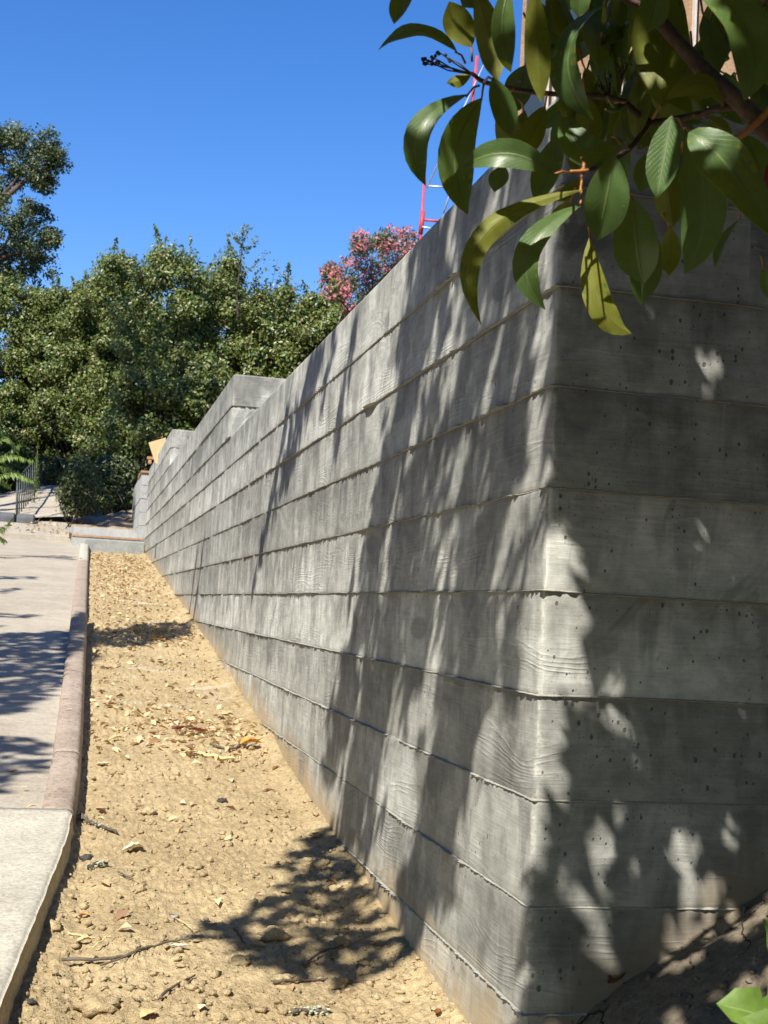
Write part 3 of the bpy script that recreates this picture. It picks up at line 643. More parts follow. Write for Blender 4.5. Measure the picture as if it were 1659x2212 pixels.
px_shrub(300, 800, 1130, 25.6, 95, 'low hanging green shrub left of the far wall steps', 110, nclump=64, hollow=1.0)
px_shrub(420, 780, 1120, 25.6, 80, 'leafy shrub hanging over the far wall steps', 111, nclump=60, hollow=.9)
px_shrub(255, 700, 1080, 32, 120, 'dark shrub filling the hedge behind the low hanging one', 114)
px_shrub(370, 720, 1080, 32, 120, 'dark inner shrub behind the middle of the hedge', 115)
px_shrub(225, 900, 1090, 30.5, 80, 'deeply shaded shrub above the dirt bank', 116, nclump=50, cr=(.25, .45))
px_shrub(20, 850, 1078, 33, 90, 'dark shrub behind the feathery fronds', 117)
for px_, pt, lab in [(120, 660, 'rear hedge shrub seen through gaps above the ramp'), (235, 600, 'rear hedge shrub seen through gaps left of the hedge centre'), (430, 610, 'rear hedge shrub seen through gaps right of the hedge centre'), (540, 660, 'rear hedge shrub seen through gaps behind the airy sapling'), (650, 690, 'rear hedge shrub seen through gaps left of the oleander')]:
    px_shrub(px_, pt, 1040, 34.5, 110, lab, 130+px_, nclump=90, nshoot=3, cr=(.35, .6), ln=.10, wd=.065)
px_shrub(105, 930, 1062, 36, 60, 'shadowy shrub closing the top of the ramp', 120, nclump=80, cr=(.2, .4))
px_shrub(-30, 930, 1100, 31, 70, 'low shrub filling the left edge beside the side path', 119, nclump=70, cr=(.2, .4))
px_shrub(163, 985, 1132, 23.4, 27, 'small dark green bush beside the ramp path', 112, name='small_bush', group=None, mat='oak', nclump=90, per=150, nshoot=6, sh=.2, cr=(.12, .24), ln=.06, wd=.032)
px_shrub(245, 985, 1105, 25.0, 48, 'wide dark shrub on the dirt bank below the wing wall', 118, name='small_bush', group=None, mat='oak', nclump=70, per=170, nshoot=4, sh=.2, cr=(.15, .3))
px_shrub(205, 1030, 1120, 24.6, 26, 'little dark bush on the dirt bank right of the ramp bush', 113, name='small_bush', group=None, nclump=50, per=130, nshoot=4, sh=.2, cr=(.12, .22), ln=.06, wd=.032)
# airy tall sprigs rising out of the hedge
rng = np.random.default_rng(5); sp = thing('sprig_tree', 'thin airy sapling rising above the hedge into the sky', 'tree', tuple(aty(515, 800, 26.6)))
parts = []; b = MB()
trk = [aty(515, 690, 26.6), aty(512, 640, 26.6), aty(520, 560, 26.6), aty(527, 482, 26.6)]; b.tube(smooth_path(trk, 4), np.linspace(.03, .006, 13), 5)
for (p0, p1) in [((515, 560), (475, 540)), ((520, 545), (560, 515)), ((522, 530), (500, 508)), ((516, 600), (580, 545)), ((514, 620), (460, 580)), ((580, 640), (612, 590)), ((600, 660), (655, 610)), ((570, 680), (600, 560)), ((540, 620), (575, 575)), ((524, 520), (540, 490)), ((514, 650), (620, 640)), ((515, 660), (560, 600))]:
    A_, B_ = aty(*p0, 26.6), aty(*p1, 26.6+rng.normal()*.3); b.tube([A_, (A_+B_)/2+[0, 0, -.03], B_], [.010, .007, .003], 4)
    t = rng.random(42)[:, None]; parts.append(leaf_cloud(A_*(1-t)+B_*t+rng.normal(size=(42, 3))*.055, rng.normal(size=(42, 3))+[0, -.4, .3], .075, .045, rng))
t = rng.random(60)[:, None]; parts.append(leaf_cloud(trk[1]*(1-t)+trk[3]*t+rng.normal(size=(60, 3))*.06, rng.normal(size=(60, 3))+[0, -.4, .3], .07, .042, rng))
cloud_obj('crown', parts, M['hedge'], sp); obj('trunk', b.data('trunk', [M['bark2']], True), sp)
# oleander
rng = np.random.default_rng(9); ol = thing('oleander', 'pink flowering oleander bush above the wall top', 'shrub', tuple(aty(820, 720, 23)))
cl = []
for (px_, py_2, r) in [(800, 560, .42), (760, 600, .42), (725, 630, .24), (850, 570, .42), (880, 530, .34), (830, 620, .45), (780, 650, .45), (760, 690, .3), (890, 600, .42), (830, 520, .26), (780, 530, .26), (715, 590, .22), (860, 650, .45), (905, 560, .4), (735, 620, .3), (800, 700, .45)]:
    cl.append((aty(px_, py_2, 23+rng.normal()*.3), r))
parts = []
for c, r in cl:
    k = 430; d = rng.normal(size=(k, 3)); d /= np.linalg.norm(d, axis=1, keepdims=True); p = c+d*r*(rng.random(k)**.4)[:, None]
    parts.append(leaf_cloud(p, rng.normal(size=(k, 3))+d*.5, .12, .026, rng, along=d+np.array([0, 0, .7])+.4*rng.normal(size=(k, 3))))
cloud_obj('crown', parts, M['oleander'], ol)
parts = []
for c, r in cl:
    for q in range(10):
        d = rng.normal(size=3); d /= np.linalg.norm(d); d[1] = -abs(d[1]); c2 = c+d*r*(.8+.3*rng.random()); k = int(rng.integers(9, 20))
        p = c2+rng.normal(size=(k, 3))*.045; parts.append(leaf_cloud(p, rng.normal(size=(k, 3))*.6+[0, -1, .4], .062, .055, rng, .1))
cloud_obj('blossom', parts, M['pink'], ol); b = MB()
for c, r in cl[:9]: b.tube([aty(820, 760, 23), (aty(820, 760, 23)+c)/2+[0, .1, 0], c], [.03, .02, .008], 5)
obj('stem', b.data('stem', [M['bark2']], True), ol)
# far oak, upper left
rng = np.random.default_rng(21); oy = 34; ok = thing('oak_tree', 'dark green oak rising above the hedge at upper left', 'tree', tuple(aty(-170, 1000, oy)))
cl = []
spec = [(20, 330, .8), (60, 345, .7), (95, 320, .45), (30, 380, .8), (80, 375, .6), (112, 350, .38), (128, 345, .22), (100, 300, .28), (45, 300, .35), (88, 400, .32), (100, 390, .2), (0, 290, .5),
        (20, 470, .7), (50, 500, .6), (80, 480, .4), (72, 455, .28), (25, 540, .8), (70, 540, .6), (105, 520, .38), (118, 510, .2), (20, 590, .8), (90, 570, .5), (-20, 430, .6), (-40, 350, .9), (-60, 450, .9), (-60, 560, 1.0), (50, 620, .7), (0, 650, .8), (-120, 380, 1.2), (-130, 520, 1.2), (-200, 420, 1.3)]
for px_, p2, r in spec: cl.append((aty(px_, p2, oy+rng.normal()*.7), r))
parts = []
for c, r in cl:
    for q in range(int(5+16*r)):
        d = rng.normal(size=3); d /= np.linalg.norm(d); parts += clumps_to_leaves([(c+d*r*rng.random()**.5, .20+.1*rng.random())], 62, rng, .085, .055, .4)
cloud_obj('crown', parts, M['oak'], ok)
b = MB(); t0 = aty(-170, 1000, oy); t1 = aty(-120, 650, oy); b.tube(smooth_path([t0-[0, 0, 1], (t0+t1)/2+[.2, 0, 0], t1], 5), np.linspace(.34, .22, 11), 9); obj('trunk', b.data('trunk', [M['bark']], True), ok)
for (e0, e1, e2) in [((-120, 650), (-40, 480), (60, 360)), ((-120, 650), (0, 560), (90, 540)), ((-60, 520), (20, 420), (110, 350)), ((-110, 600), (-130, 420), (-40, 330)), ((0, 560), (40, 470), (80, 470)), ((60, 360), (85, 385), (95, 400)), ((60, 365), (100, 370), (125, 345))]:
    b = MB(); b.tube(smooth_path([aty(*e0, oy), aty(*e1, oy), aty(*e2, oy)], 5), np.linspace(.14 if e0[0] < -20 else .05, .02, 11), 6); obj('limb', b.data('limb', [M['bark']], True), ok)
# fern-like fronds at left edge
rng = np.random.default_rng(31); fy = 16.0
fr = thing('feathery_sapling', 'bright green sapling with drooping feathery fronds at left edge', 'sapling', tuple(aty(-70, 1150, fy)))
b = MB(); b.tube(smooth_path([aty(-70, 1160, fy), aty(-62, 1050, fy), aty(-50, 930, fy)], 5), np.linspace(.03, .012, 11), 6); obj('stem', b.data('stem', [M['bark2']], True), fr)
for (p0, pm, p1) in [((-58, 1000), (10, 945), (38, 975)), ((-60, 1010), (-5, 990), (42, 962)), ((-60, 1020), (20, 985), (70, 996)), ((-60, 1040), (0, 1008), (42, 1022)), ((-62, 1050), (20, 1022), (70, 1038)), ((-55, 960), (-10, 915), (14, 950)), ((-62, 1060), (-10, 1030), (20, 1050)), ((-66, 1130), (0, 1140), (28, 1120)), ((-66, 1140), (-20, 1150), (12, 1168))]:
    cv = smooth_path([aty(*p0, fy), aty(*pm, fy+rng.normal()*.15), aty(*p1, fy+rng.normal()*.2)], 9); b = MB(); b.tube(cv, np.linspace(.006, .002, len(cv)), 4)
    parts = []; k = 26
    for s in (-1, 1):
        ti = np.linspace(4, len(cv)-1.01, k); ii = ti.astype(int); fr_ = (ti-ii)[:, None]; p = cv[ii]*(1-fr_)+cv[ii+1]*fr_; tg = cv[ii+1]-cv[ii]; tg /= np.linalg.norm(tg, axis=1, keepdims=True)
        dn = np.array([0, 0, -1.0])*(.75 if s > 0 else .25)+np.array([0, -1, 0])*s*.5+tg*.35+.1*rng.normal(size=(k, 3)); dn /= np.linalg.norm(dn, axis=1, keepdims=True)
        ln_ = .105*np.sin(np.linspace(.5, 2.9, k))[:, None]+.02; c = p+dn*ln_*.5
        v, f = leaf_cloud(c, np.cross(tg, dn)+.2*rng.normal(size=(k, 3)), .11, .026, rng, .1, along=dn); parts.append((v, f))
    fo = cloud_obj('frond', parts, M['frond'], fr); obj('stalk', b.data('stalk', [M['frond']], True), fo)
# tall thin weed spike by the handrail
b = MB(); wd_ = thing('weed_spike', 'tall thin green weed spike growing beside the handrail', 'weed', tuple(aty(75, 1085, 24.8)))
s0, s1 = aty(74, 1085, 24.8), aty(82, 955, 24.8); b.tube([s0, (s0+s1)/2, s1], [.012, .009, .003], 5); obj('stem', b.data('stem', [M['frond']], True), wd_)
t = rng.random(170)[:, None]; p = s0*(1-t)+s1*t+rng.normal(size=(170, 3))*.05*(1.1-t)*[1, 1, .3]; cloud_obj('leaves', [leaf_cloud(p, rng.normal(size=(170, 3)), .075, .012, rng)], M['frond'], wd_)

# ================================================================== BUILDINGS AND SCAFFOLD BEHIND THE WALL
hs = thing('unfinished_house', 'brown unfinished house wall with pale trim glimpsed behind the leaves', 'house', (3.0, 7, 1.2))
hx0 = aty(1120, 200, 6.2)[0]
b = MB(); b.hexa([(hx0, 6.2, 1.2), (hx0+5, 6.2, 1.2), (hx0+8, 12, 1.2), (hx0+2.8, 12, 1.2), (hx0, 6.2, 6.4), (hx0+5, 6.2, 6.4), (hx0+8, 12, 6.4), (hx0+2.8, 12, 6.4)]); obj('wall', b.data('wall', [M['stucco']]), hs)
for (pa, pb) in [((1186, 60), (1190, 300)), ((1205, 0), (1209, 330)), ((1345, 60), (1353, 420)), ((1372, 60), (1378, 420)), ((1500, 20), (1507, 420)), ((1450, 20), (1455, 420))]:
    p, q = aty(*pa, 6.16), aty(*pb, 6.16); b = MB(); b.box((p[0], 6.15, 1.25), (p[0]+.018, 6.197, 6.3)); obj('trim_board', b.data('trim_board', [M['trim']]), hs)
for (pa, pb) in [((1140, 10), (1180, 330)), ((1215, 0), (1240, 200))]:
    p, q = aty(*pa, 6.17), aty(*pb, 6.17); b = MB(); b.box((p[0], 6.175, 2.4), (q[0], 6.199, 4.6)); obj('window', b.data('window', [M['glass']]), hs)
h2 = thing('distant_house', 'distant tan house with a dark green eave behind the oleander', 'house', (6.5, 26, 3))
e0, e1 = aty(858, 560, 25), aty(1010, 470, 25)
b = MB(); b.hexa([e0+[.25, .25, -5], e1+[1.5, .25, -5.5], e1+[1.5, 5, -5.5], e0+[.25, 5, -5], e0+[.25, .25, -.10], e1+[1.5, .25, .8], e1+[1.5, 5, .8], e0+[.25, 5, -.10]]); obj('wall', b.data('wall', [M['tan']]), h2)
dirv = (e1-e0); b = MB(); b.hexa([e0-[0, 0, .07], e1+dirv*.6-[0, 0, .07], e1+dirv*.6+[0, 5.4, -.07], e0+[0, 5.4, -.07], e0, e1+dirv*.6, e1+dirv*.6+[0, 5.4, 0], e0+[0, 5.4, 0]]); obj('roof', b.data('roof', [M['roof']]), h2)
sc = thing('scaffold', 'red scaffold frame with grey braces standing above the wall', 'scaffold', tuple(aty(905, 700, 16)))
def tb(name, pts, r, mat): b = MB(); b.tube(pts, r, 8); obj(name, b.data(name, [M[mat]], True), sc)
SY = 16
tb('post', [aty(901, 640, SY), aty(917, 385, SY)], .018, 'red'); tb('post', [aty(1012, 300, SY), aty(1031, 122, SY)], .022, 'red'); tb('coupler', [aty(908.5, 505, SY), aty(914, 430+26, SY)], .034, 'red')
tb('ledger', [aty(913, 475, SY), aty(975, 480, SY)], .018, 'red'); tb('strut', [aty(948, 478, SY), aty(946, 505, SY)], .018, 'red')
tb('brace', [aty(912, 490, SY-.1), aty(950, 498, SY-.1)], .014, 'galv'); tb('brace', [aty(925, 402, SY-.1), aty(985, 406, SY-.1)], .015, 'galv'); tb('diagonal_brace', [aty(922, 405, SY-.05), aty(1045, 140, SY-.05)], .012, 'galv'); tb('brace', [aty(958, 460, SY+.2), aty(985, 380, SY+.2)], .014, 'galv')

# ================================================================== FOREGROUND LEAFY TREE
tree = thing('photinia_tree', 'large glossy-leaved tree hanging into the upper right corner', 'tree', (1.55, -2.2, -.3))
SHAPE_S = np.linspace(0, 1, 13)
def leaf_mesh(B, T, wid, nrm, ctrl=None, arch=.06, fold=.22, wave=.02, petiole=None, seed=0, tooth=0.0, mats=None, prof=None):
    rng = np.random.default_rng(seed); B = np.asarray(B); T = np.asarray(T); L = np.linalg.norm(T-B)
    s = SHAPE_S; ns = len(s); C = (B+T)/2 if ctrl is None else 2*np.asarray(ctrl)-(B+T)/2
    cen = ((1-s)**2)[:, None]*B+(2*s*(1-s))[:, None]*C+(s**2)[:, None]*T
    tan = np.gradient(cen, axis=0); tan /= np.linalg.norm(tan, axis=1, keepdims=True)
    N0 = nrm/np.linalg.norm(nrm); Nn = N0[None]-tan*(tan@N0)[:, None]; Nn /= np.linalg.norm(Nn, axis=1, keepdims=True)
    tw = rng.normal()*.38*(s-.4); bi0 = np.cross(tan, Nn); Nn = Nn*np.cos(tw)[:, None]+bi0*np.sin(tw)[:, None]
    Bi = np.cross(tan, Nn)
    cen = cen+Nn*(arch*L*np.sin(math.pi*s))[:, None]
    wp_ = (s+.004)**.85*(1-s)**.74*(1-.35*np.clip((s-.8)/.2, 0, 1)) if prof is None else prof(s); wp_ = wp_/wp_.max(); wp_[-1] = .015; wp_[0] = max(wp_[0], .03)
    vv = np.array([-1, -.62, -.28, 0, .28, .62, 1.0]); nv = len(vv); ph = rng.random()*6
    hw = wp_*wid*.5
    if tooth: hw = hw*(1+tooth*np.sin(s*40))
    lat = vv[None, :]*hw[:, None]
    up = (np.abs(vv)[None, :]**1.2)*fold*hw[:, None]+wave*L*np.sin(s*13+ph)[:, None]*(np.abs(vv)[None, :]**2)*np.sign(vv)[None, :]*wp_[:, None]
    up = up-.25*fold*(np.abs(vv)[None, :]**3)*hw[:, None]
    P = cen[:, None, :]+Bi[:, None, :]*lat[..., None]+Nn[:, None, :]*up[..., None]
    th = .00035; lo = P-Nn[:, None, :]*th
    uv = np.stack(np.broadcast_arrays(s[:, None], (vv*.5+.5)[None, :]), 2).reshape(-1, 2)
    V = np.concatenate([P.reshape(-1, 3), lo.reshape(-1, 3)]); n = ns*nv; f1 = grid_faces(ns, nv, 0, True); f2 = grid_faces(ns, nv, n)
    F = [tuple(f) for f in f1]+[tuple(f) for f in f2]; I = [0]*len(f1)+[1]*len(f2); UV = np.concatenate([uv, uv])
    if petiole is not None:
        b = MB(); b.tube(petiole, np.linspace(.0022, .0016, len(petiole)), 5); pv = b.v[0]; F += [tuple(a+len(V) for a in f) for f in b.f]; I += [2]*len(b.f); V = np.concatenate([V, pv]); UV = np.concatenate([UV, np.zeros((len(pv), 2))])
    return mesh_data('leaf', V, F, mats or [M['leaf_up'], M['leaf_lo'], M['petiole']], True, I, UV)
Z1 = lambda p: (796.3+.52*p[0], .52*p[1])
# (base, tip, width, depth, face shown, tilt deg, control or None) measured on an enlargement of the corner
LV = [
 ((170,-70),(105,100),95,1.62,'u',25,None),((368,215),(38,210),62,1.85,'u',35,(210,150)),((428,195),(335,5),150,1.9,'l',10,None),((425,315),(325,345),62,1.95,'l',20,None),
 ((440,-60),(538,338),140,1.78,'l',15,None),((590,-60),(592,300),118,1.66,'u',-20,(545,120)),((690,-60),(716,425),128,1.72,'l',-12,None),((846,165),(742,5),112,1.95,'l',10,None),
 ((985,20),(935,500),120,1.82,'u',48,(850,250)),((515,320),(592,570),126,1.76,'u',-15,None),((410,392),(237,772),118,1.80,'u',20,(215,560)),((470,408),(412,892),180,1.86,'u',-8,(360,640)),
 ((560,420),(590,660),130,2.02,'l',15,None),((735,440),(636,650),120,1.98,'l',-10,None),((772,728),(385,697),142,1.70,'u',12,(580,640)),((815,540),(692,850),128,1.92,'u',30,None),
 ((872,405),(802,480),66,1.84,'l',0,None),((820,455),(1035,612),165,1.86,'u',-25,(880,620)),((1262,478),(1196,826),160,1.74,'u',12,None),((1020,640),(948,1000),218,1.76,'u',-8,None),
 ((885,790),(468,1350),112,1.74,'l',10,(470,980)),((882,850),(735,1287),128,1.80,'u',15,(665,1060)),((918,985),(1092,1386),140,1.86,'l',-14,(960,1250)),((1095,820),(1142,1180),225,1.88,'u',10,None),
 ((1170,940),(1130,1266),150,1.97,'u',-18,None),((1235,715),(1265,945),150,1.96,'l',0,None),((1250,940),(1248,1146),105,2.02,'l',16,None),((1315,530),(1312,1138),225,1.82,'u',14,(1400,860)),
 ((1330,550),(1690,995),225,1.68,'u',-20,(1480,690)),((1548,905),(1440,1112),45,1.95,'u',66,None),((1218,448),(1248,-130),295,1.83,'l',8,None),((1195,-60),(1158,132),150,1.70,'u',-20,None),
 ((1345,-60),(1560,418),215,1.60,'u',-36,(1560,150)),((1680,-20),(1575,160),150,1.9,'l',10,None),((1500,245),(1372,215),80,2.0,'u',10,None),((1475,440),(1232,415),100,1.80,'l',20,(1390,345)),
 ((1680,310),(1602,195),90,1.9,'u',0,None),((1008,440),(1022,110),112,1.96,'l',-10,None),((960,190),(1085,88),66,1.92,'u',20,None),((1070,595),(1050,465),112,2.05,'l',0,None),
 ((842,212),(702,206),40,1.98,'u',30,None),((1400,488),(1515,572),56,1.9,'l',30,None),((880,742),(778,835),66,1.98,'l',15,None),((842,830),(738,975),72,2.0,'l',-20,None),
 ((565,690),(522,798),96,1.94,'u',12,None),((650,460),(565,650),110,2.05,'l',25,None),((480,-80),(390,30),160,1.8,'u',10,None),((1040,-40),(1052,112),80,1.9,'l',-10,None),
 ((900,-70),(870,70),100,1.75,'u',22,None),((790,-50),(760,60),100,2.0,'u',-12,None),((985,420),(930,640),90,2.06,'u',10,None),((1120,430),(1180,640),110,2.1,'u',-10,None),
 ((1460,560),(1420,820),150,2.05,'u',15,None),((1560,560),(1640,760),140,2.1,'u',-15,None),((1480,300),(1560,520),150,2.06,'u',18,None),((1620,330),(1660,560),140,2.0,'u',-12,None),
 ((1380,250),(1470,480),120,2.15,'u',8,None),((1100,200),(1120,420),120,2.12,'u',-10,None),((1560,-40),(1640,200),150,2.05,'u',12,None),((1300,640),(1240,880),130,2.1,'u',-14,None),
 ((760,120),(780,330),90,2.12,'u',20,None),((640,330),(600,470),90,2.1,'u',-25,None),((880,560),(850,720),80,2.12,'u',14,None),((1000,560),(1080,740),120,2.02,'u',5,None),((1180,620),(1130,800),110,2.1,'u',18,None),((1400,560),(1330,700),120,2.12,'l',-15,None),
 ((1668,660),(1650,830),30,1.75,'r',20,None),
 ((1640,1110),(1665,1240),60,1.9,'u',20,None),
]
M['red_leaf'] = glossy_leaf('young_red_leaf', (.20, .03, .03), (.28, .05, .04), (.35, .1, .06), .35, .3, (.5, .1, .05))
def tubept(pts, dep): return [atd(*Z1(p), d*1.15) for p, d in zip(pts, dep)]
def branch(name, pts, dep, r0, r1, mat='bark', par=None):
    cv = smooth_path(tubept(pts, dep), 6); b = MB(); rad = np.linspace(r0, r1, len(cv))*(1+.12*np.array([vnoise(i*.9, r0*999, 5) for i in range(len(cv))]))
    b.tube(cv, rad, 8); return obj(name, b.data(name, [M[mat]], True), par or tree)
br_main = branch('branch', [(1900, 720), (1660, 540), (1520, 405), (1400, 300), (1290, 180), (1175, 40), (1120, -60)], [1.85, 1.82, 1.8, 1.8, 1.8, 1.8, 1.8], .0165, .0085)
br_mid = branch('branch', [(1560, 445), (1450, 450), (1350, 480), (1170, 505), (1060, 425), (960, 400), (860, 395), (740, 388), (600, 370), (480, 340), (430, 305)], [1.81, 1.84, 1.88, 1.9, 1.9, 1.9, 1.9, 1.9, 1.9, 1.9, 1.9], .006, .0035)
br_low = branch('branch', [(1170, 505), (1080, 620), (960, 690), (885, 712), (840, 715)], [1.9, 1.88, 1.84, 1.8, 1.78], .0045, .0032, 'bark')
br_right = branch('branch', [(1700, 420), (1600, 520), (1520, 575), (1400, 560), (1310, 530)], [1.78, 1.8, 1.82, 1.84, 1.86], .006, .004, 'petiole')
br_top = branch('branch', [(1175, 40), (1000, -30), (780, -90), (500, -110), (200, -130)], [1.8, 1.8, 1.8, 1.78, 1.75], .006, .0035)
br_pts = {br_main: [(1660,540),(1520,405),(1400,300),(1290,180),(1175,40)], br_mid: [(1350,480),(1170,505),(1060,425),(860,395),(740,388),(600,370),(480,340),(430,305)], br_low: [(1080,620),(960,690),(885,712)], br_right: [(1600,520),(1520,575),(1400,560),(1310,530)], br_top: [(1000,-30),(780,-90),(500,-110),(200,-130)]}
DEEP = 1.15
for i, (bp_, tp_, wz, dep, side, tilt, ctl) in enumerate(LV):
    dep = dep*DEEP
    rng = np.random.default_rng(900+i); dt = dep+rng.uniform(-.03, .05)
    B = atd(*Z1(bp_), dep); T = atd(*Z1(tp_), dt); C = None if ctl is None else atd(*Z1(ctl), (dep+dt)/2-.02)
    l = (T-B)/np.linalg.norm(T-B); c = CAM-(B+T)/2; c /= np.linalg.norm(c); n0 = c-l*(c@l); n0 /= np.linalg.norm(n0)
    a = math.radians(tilt); sx_ = np.cross(l, n0); nn = n0*math.cos(a)+sx_*math.sin(a)
    if side == 'l': nn = -nn
    par = min(br_pts, key=lambda k: min((bp_[0]-q[0])**2+(bp_[1]-q[1])**2 for q in br_pts[k]))
    q = min(br_pts[par], key=lambda q: (bp_[0]-q[0])**2+(bp_[1]-q[1])**2); far = math.hypot(q[0]-bp_[0], q[1]-bp_[1])
    J = B+(atd(*Z1(q), 1.86*DEEP)-B)*min(1.0, 60/max(far, 1)); pet = [J, (J+B)/2+np.array([0, 0, .004]), B+l*.004]
    wid = .84*wz*.52*dep/FPX/max(.45, math.cos(a))
    mats = [M['red_leaf'], M['red_leaf'], M['petiole']] if side == 'r' else None
    obj('leaf', leaf_mesh(B, T, wid, nn, C, arch=rng.uniform(.0, .11), fold=rng.uniform(.2, .55), wave=rng.uniform(.006, .02), petiole=pet, seed=i, mats=mats), par)
gx = np.random.default_rng(55)
for i in range(78):
    bx0, by0 = gx.uniform(640 if i < 40 else 860, 1640), gx.uniform(-90, 560 if i < 40 else 430); ln_ = gx.uniform(170, 300); an_ = math.radians(gx.normal(92, 26))
    if bx0 < 860 and by0 > 330: continue
    dep = gx.uniform(2.2, 2.6); B = atd(*Z1((bx0, by0)), dep); T = atd(*Z1((bx0+ln_*math.cos(an_), by0+ln_*math.sin(an_))), dep+gx.uniform(-.05, .05))
    l = (T-B)/np.linalg.norm(T-B); c = CAM-(B+T)/2; c /= np.linalg.norm(c); n0 = c-l*(c@l); n0 /= np.linalg.norm(n0); a = gx.normal()*.5
    nn = (n0*math.cos(a)+np.cross(l, n0)*math.sin(a))*(1 if gx.random() < .55 else -1)
    par = min(br_pts, key=lambda k: min((bx0-q[0])**2+(by0-q[1])**2 for q in br_pts[k]))
    obj('leaf', leaf_mesh(B, T, gx.uniform(85, 130)*.52*dep/FPX, nn, None, gx.uniform(0, .06), gx.uniform(.15, .4), gx.uniform(.004, .014), [B-l*.03+[0, 0, .01], B-l*.01, B], 300+i), par)
# bud clusters
def buds(tips, root, mat, par, r=.0032):
    b = MB(); R0 = atd(*Z1(root), 1.9*1.15)
    for p in tips:
        P = atd(*Z1(p), 1.9*1.15+random.uniform(-.02, .02)); b.tube([R0, (R0+P)/2+np.array([0, 0, random.uniform(-.008, .004)]), P], [.0016, .0012, .0010], 5, 0)
        for k in range(3):
            c = P+np.array([random.gauss(0, 1), random.gauss(0, 1), random.gauss(0, 1)])*.003; b.tube([c-[0, 0, r], c-[0, 0, r*.5], c, c+[0, 0, r*.6], c+[0, 0, r]], [r*.3, r*.8, r, r*.8, r*.25], 6, 1)
    obj('bud_cluster', b.data('bud_cluster', [M['bark2'], M[mat]], True), par)
buds([(228, 245), (240, 265), (265, 238), (290, 250), (300, 222), (255, 255), (330, 240)], (430, 308), 'budd', br_mid)
buds([(1035, 265), (1060, 270), (1045, 250), (1075, 268)], (1050, 330), 'bud', br_mid); buds([(950, 320), (980, 300), (1000, 330), (965, 350), (990, 350), (945, 345), (1005, 305)], (1000, 400), 'bud', br_mid)
for pts, dep in [([(1060, 425), (1020, 440), (990, 400)], [1.9, 1.88, 1.86]), ([(1060, 430), (1030, 460), (985, 455)], [1.9, 1.88, 1.86]), ([(885, 712), (895, 690), (885, 655)], [1.79, 1.79, 1.8]), ([(910, 708), (880, 712), (838, 712)], [1.79, 1.78, 1.77])]:
    cv = smooth_path(tubept(pts, dep), 4); b = MB(); b.tube(cv, np.linspace(.0035, .0022, len(cv)), 6); obj('twig', b.data('twig', [M['petiole'] if pts[0][0] < 1000 else M['bud']], True), br_low if pts[0][0] < 1000 else br_mid)

# ---- the rest of the crown, overhead and out of the picture, and its trunk
def pip(p, poly):
    x, y = p; c = False; n = len(poly)
    for i in range(n):
        (x0, y0), (x1, y1) = poly[i], poly[i-1]
        if (y0 > y) != (y1 > y) and x < (x1-x0)*(y-y0)/(y1-y0)+x0: c = not c
    return c
rng = np.random.default_rng(77)
targets = []
def strip(p0, p1, w_, n):                       # shaded streaks on the long face (y, z) coordinates
    for _ in range(int(n*1.7)):
        t = rng.random(); yy = p0[0]*(1-t)+p1[0]*t+rng.normal()*w_*.5; zz = p0[1]*(1-t)+p1[1]*t; targets.append((np.array([0, yy, zz]), (2.3, 3.6)))
strip((3.3, 1.15), (4.3, .55), .26, 52); strip((4.2, .95), (5.2, .0), .10, 34); strip((3.9, 1.0), (4.5, .4), .12, 10)
strip((1.15, 1.15), (2.45, -.75), .20, 190); strip((.35, -.1), (1.0, -.9), .17, 90); strip((1.38, 1.1), (1.55, .8), .10, 12); strip((.6, .95), (.85, .4), .10, 22)
strip((.22, 1.1), (.45, .1), .12, 60); strip((1.0, .55), (1.35, .1), .22, 26); strip((1.5, -.2), (2.2, -1.0), .16, 60); strip((.9, .1), (1.3, -.4), .14, 20); strip((2.45, 1.1), (2.75, .6), .08, 9)
strip((1.35, .2), (1.95, -.9), .36, 150); strip((.5, .05), (.95, -.85), .2, 50); strip((.8, -.75), (1.2, -1.05), .2, 22); strip((2.9, 1.15), (3.1, .8), .08, 6); strip((.6, .3), (.75, -.1), .10, 12)
soilp = [(-.62, 1.195), (-.39, 1.485), (-.207, 2.1), (.03, 2.43), (.01, 1.95), (.02, 1.34), (.0, .97), (-.22, .80), (-.46, .93)]
k = 0
while k < 210:
    p = (rng.uniform(-.65, .0), rng.uniform(.8, 2.45))
    if pip(p, soilp): targets.append((np.array([p[0], p[1], gz(p[1])]), (2.6, 3.7))); k += 1
for _ in range(330):                              # broken half shade near the corner
    yy, zz = rng.uniform(.12, 1.55), rng.uniform(-.25, 1.2); targets.append((np.array([0, yy, zz]), (2.2, 3.4)))
for _ in range(50):                              # shade over the hanging branch itself
    P0 = atd(*Z1((rng.uniform(150, 1700), rng.uniform(-50, 1250))), rng.uniform(1.9, 2.4)); targets.append((P0, (.6, 1.8)))
LIT = [[(-.02, .16), (.10, .18), (.12, .02), (.13, -.10), (.10, -.30), (.06, -.60), (-.02, -.62)], [(.35, .62), (.42, .62), (.43, .42), (.38, .42)], [(.33, .18), (.40, .2), (.42, .02), (.36, .0)], [(.44, .12), (.55, .14), (.57, -.02), (.47, -.03)], [(.36, .86), (.40, .86), (.40, .74), (.37, .74)], [(.10, -.6), (.2, -.6), (.22, -.86), (.12, -.84)], [(.38, .33), (.42, .33), (.42, .22), (.38, .22)]]
k = 0
while k < 3000:
    p = (rng.uniform(.0, .95), rng.uniform(-1.05, 1.25))
    if p[1] < -.22 and rng.random() < (.55 if p[0] < .30 else .25): k += 1; continue
    if not any(pip(p, L_) for L_ in LIT): targets.append((np.array([p[0], 0, p[1]]), (1.3, 3.0))); k += 1
